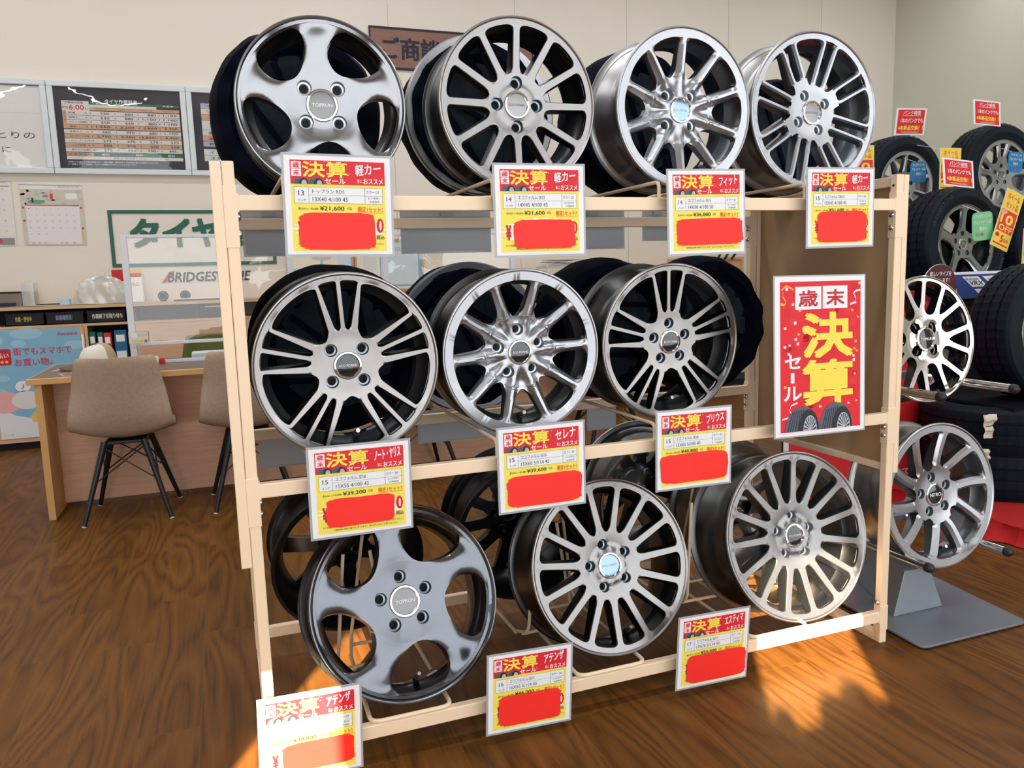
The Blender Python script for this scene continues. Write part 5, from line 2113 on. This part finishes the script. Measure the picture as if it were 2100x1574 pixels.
def partition(x0, x1, label):
    o = empty('acrylic_partition', ((x0 + x1) / 2, 3.0, .7055))
    tag(o, label, 'partition', 'white framed acrylic partitions')
    w2, h = (x1 - x0) / 2, .70
    for s in (-1, 1):
        b = MB()
        b.box((s * w2 - .017, -.012, 0), (s * w2 + .017, .012, h), m_white)
        b.build('frame_post', o, smooth=0, bevel=.003)
        b = MB()
        b.box((s * w2 - .02, -.10, 0), (s * w2 + .02, .10, .014), m_white)
        b.build('foot', o, smooth=0, bevel=.003)
    for z in (.006, .108, h - .012):
        b = MB()
        b.box((-w2 + .016, -.010, z - .006 if z > .05 else 0), (w2 - .016, .010, z + .012), m_white)
        b.build('frame_bar', o, smooth=0, bevel=.002)
    b = MB()
    b.grid(lambda u, v: ((u - .5) * 2 * (w2 - .016), .006 * math.sin(5 * u + 2) * math.sin(PI * v), .12 + v * (h - .13)), 24, 12, mat_clear('acrylic_partition_sheet', (.97, .98, .98), .10, .015, .03))
    b.build('acrylic_sheet', o, smooth=60)


partition(-.487, .368, 'white framed acrylic partition on the desk, crossed by the left rack post')
partition(.92, 1.735, 'acrylic partition on the second desk seen between the top and middle wheels')
p_ = flat_sign('desk_card', (-.455, 2.955, .855), .095, .062, lambda p: (p.rect(0, 0, 1, 1, flat(226, 224, 216), 0), p.ell(.28, .3, .2, .22, WHITE, 1), p.text('ハンドソープ', .45, .2, .95, .4, GREY), p.rect(.15, .72, .75, .9, flat(236, 206, 90), 1), p.rect(.8, .7, .95, .95, GREY, 1)), 'small white notice card stuck at the left side of the partition', 'card')
b = MB()
b.box((-.004, -.001, -.15), (.004, .002, -.03), mat_clear('clear_plastic', (.9, .9, .88), .12, .1, .35))
b.build('card_holder', p_, smooth=0)
o = empty('figurine', (-.36, 2.96, .7055))
tag(o, 'tiny red and white figurine on the desk by the partition', 'ornament')
b = MB()
b.lathe([(.0005, -.03), (.012, -.028), (.016, -.015), (.014, 0), (.0005, .002)], RD2, 16, Matrix.Translation((.012, 0, .0)) @ Matrix.Rotation(-PI / 2, 4, 'X'))
b.build('base', o, smooth=50)
b = MB()
b.lathe([(.0005, -.045), (.008, -.042), (.011, -.03), (.010, 0), (.0005, .0)], flat(240, 226, 214), 16, Matrix.Translation((-.014, 0, 0)) @ Matrix.Rotation(-PI / 2, 4, 'X'))
b.build('body', o, smooth=50)
crate('paper_stack', 'thin stack of white leaflets on the desk behind the partition', 'papers', (-.20, 3.04, .7055), (-.02, 3.20, .745), flat(216, 220, 230))
# leaflets and the cap on the near left corner of the desk
for i, (x, y, r, c, lab) in enumerate(((-.70, 2.70, 14, (176, 158, 150), 'printed leaflet on the front left of the desk'), (-.76, 2.93, -8, (196, 206, 216), 'pale blue leaflet further back on the left of the desk'), (-.60, 2.68, 4, (206, 186, 170), 'second printed leaflet on the desk beside the beige chair'))):
    o = empty('leaflet', (x, y, .7058 + .0012 * i), (0, 0, math.radians(r)))
    tag(o, lab, 'leaflet', 'leaflets on the desk')
    b = MB()
    b.box((-.10, -.07, 0), (.10, .07, .0008), flat(*c))
    b.build('sheet', o, smooth=0)
    b = MB()
    for q in range(4):
        b.box((-.085 + .045 * q, -.055, .0009), (-.05 + .045 * q, .05 - .02 * (q % 2), .0012), flat(*((120, 104, 100), (150, 60, 60), (90, 110, 130), (200, 190, 180))[q]))
    b.build('print', o, smooth=0)
o = empty('cap', (-.66, 2.95, .7055), (0, 0, math.radians(20)))
tag(o, 'cream and tan cap with a brown peak on the desk behind the beige chair', 'cap')


def capf(u, v):
    a = 2 * PI * u
    t = v * PI / 2
    r = .095 * math.cos(t) ** .6
    return (r * math.cos(a), r * .95 * math.sin(a), .125 * math.sin(t) ** .9 * (1 + .06 * math.cos(a)))


m_capw, m_capt = flat(232, 226, 214, .9), flat(184, 164, 128, .9)
b = MB()
v = [capf(i / 36, j / 10) for j in range(11) for i in range(37)]
for j in range(10):
    for i in range(36):
        b.f.append((j * 37 + i, j * 37 + i + 1, (j + 1) * 37 + i + 1, (j + 1) * 37 + i))
        ang = (i + .5) / 36
        b.mi.append(b.m(m_capw if .30 < ang < .80 else m_capt))
b.v = v
b.build('crown', o, smooth=60)
b = MB()
b.grid(lambda u, v: ((-.07 - .115 * v * math.cos((u - .5) * 2.2)), .088 * math.sin((u - .5) * 2.6) * (1 - .15 * v), .035 - .022 * v - .03 * abs(u - .5)), 14, 6, flat(120, 92, 72, .9))
b.build('peak', o, smooth=60, solid=.004)
b = MB()
b.disc(.008, 0, m_capt, 12, Matrix.Translation((0, 0, .127)) @ Matrix.Rotation(-PI / 2, 4, 'X'))
b.build('button', o, smooth=0)

# chairs
m_beige = pm('beige_fabric', s2l(176, 154, 134), .9, var=.14, scale=60, bump=.25)
m_grnf = pm('green_fabric', s2l(96, 106, 50), .9, var=.12, scale=60, bump=.2)
m_leg = pm('black_chair_leg', (.008, .011, .017), .4, var=.1)
CP = [(-.205, .800, .150), (-.208, .775, .172), (-.195, .70, .186), (-.178, .60, .205), (-.158, .50, .224), (-.115, .425, .232), (-.02, .405, .228), (.14, .415, .215), (.215, .43, .19)]


def chair_shell(b, mt):
    P = []
    for i in range(len(CP) - 1):
        for k in range(4):
            t = k / 4
            P.append([CP[i][q] + (CP[i + 1][q] - CP[i][q]) * t for q in range(3)])
    P.append(list(CP[-1]))
    for _ in range(2):
        P = [P[0]] + [[(P[i - 1][q] + 2 * P[i][q] + P[i + 1][q]) / 4 for q in range(3)] for i in range(1, len(P) - 1)] + [P[-1]]
    n = len(P) - 1

    def fn(u, v):
        y, z, hw = P[round(v * n)]
        s = u * 2 - 1
        bk = max(0, min(1, (.62 - v) / .3))
        return (hw * s, y + .085 * s * s * bk, z + .045 * s * s * (1 - bk) - .012 * (s ** 4) * (v < .05))
    b.grid(fn, 16, n, mt)


def chair(x, y, rz, mt, label):
    o = empty('shell_chair', (x, y, 0), (0, 0, rz))
    tag(o, label, 'chair', 'shell chairs at the desks')
    b = MB()
    chair_shell(b, mt)
    b.build('seat_shell', o, smooth=60, solid=.034, sub=1)
    for sx in (-1, 1):
        for sy in (-1, 1):
            b = MB()
            b.tube([(sx * .195, sy * .195 + .0, 0), (sx * .088, sy * .10, .388)], .010, m_leg, 12, r1=.016)
            lg = b.build('leg', o, smooth=50)
            b = MB()
            b.tube([(sx * .195, sy * .195, .0), (sx * .1935, sy * .1937, .006)], .0108, LGREY, 12)
            b.build('leg_tip', lg, smooth=50)
    for a, c in (((-1, -1), (1, -1)), ((1, -1), (-1, -1)), ((-1, 1), (1, 1)), ((1, 1), (-1, 1)), ((-1, -1), (-1, 1)), ((-1, 1), (-1, -1)), ((1, -1), (1, 1)), ((1, 1), (1, -1))):
        b = MB()
        b.tube([(a[0] * .098, a[1] * .108, .365), (c[0] * .148, c[1] * .152, .19)], .0035, m_leg, 6)
        b.build('brace_rod', o, smooth=50)
    b = MB()
    b.box((-.09, -.10, .372), (.09, .12, .388), m_leg)
    b.build('under_frame', o, smooth=0, bevel=.004)
    return o


ch = chair(-.508, 2.555, math.radians(-3), m_beige, 'beige fabric shell chair at the left end of the desk, fully in view')
dup(ch, (.065, 2.53, 0), (0, 0, math.radians(2)), 'beige shell chair half hidden behind the left end panel of the rack')
dup(ch, (.97, 2.60, 0), (0, 0, math.radians(4)), 'beige shell chair behind the rack, glimpsed under the middle bar wheels')
dup(ch, (2.18, 2.60, 0), (0, 0, math.radians(-3)), 'beige shell chair behind the rack near its right half')
chair(-.08, 3.62, PI, m_grnf, 'green fabric chair on the far side of the desk behind the partition')
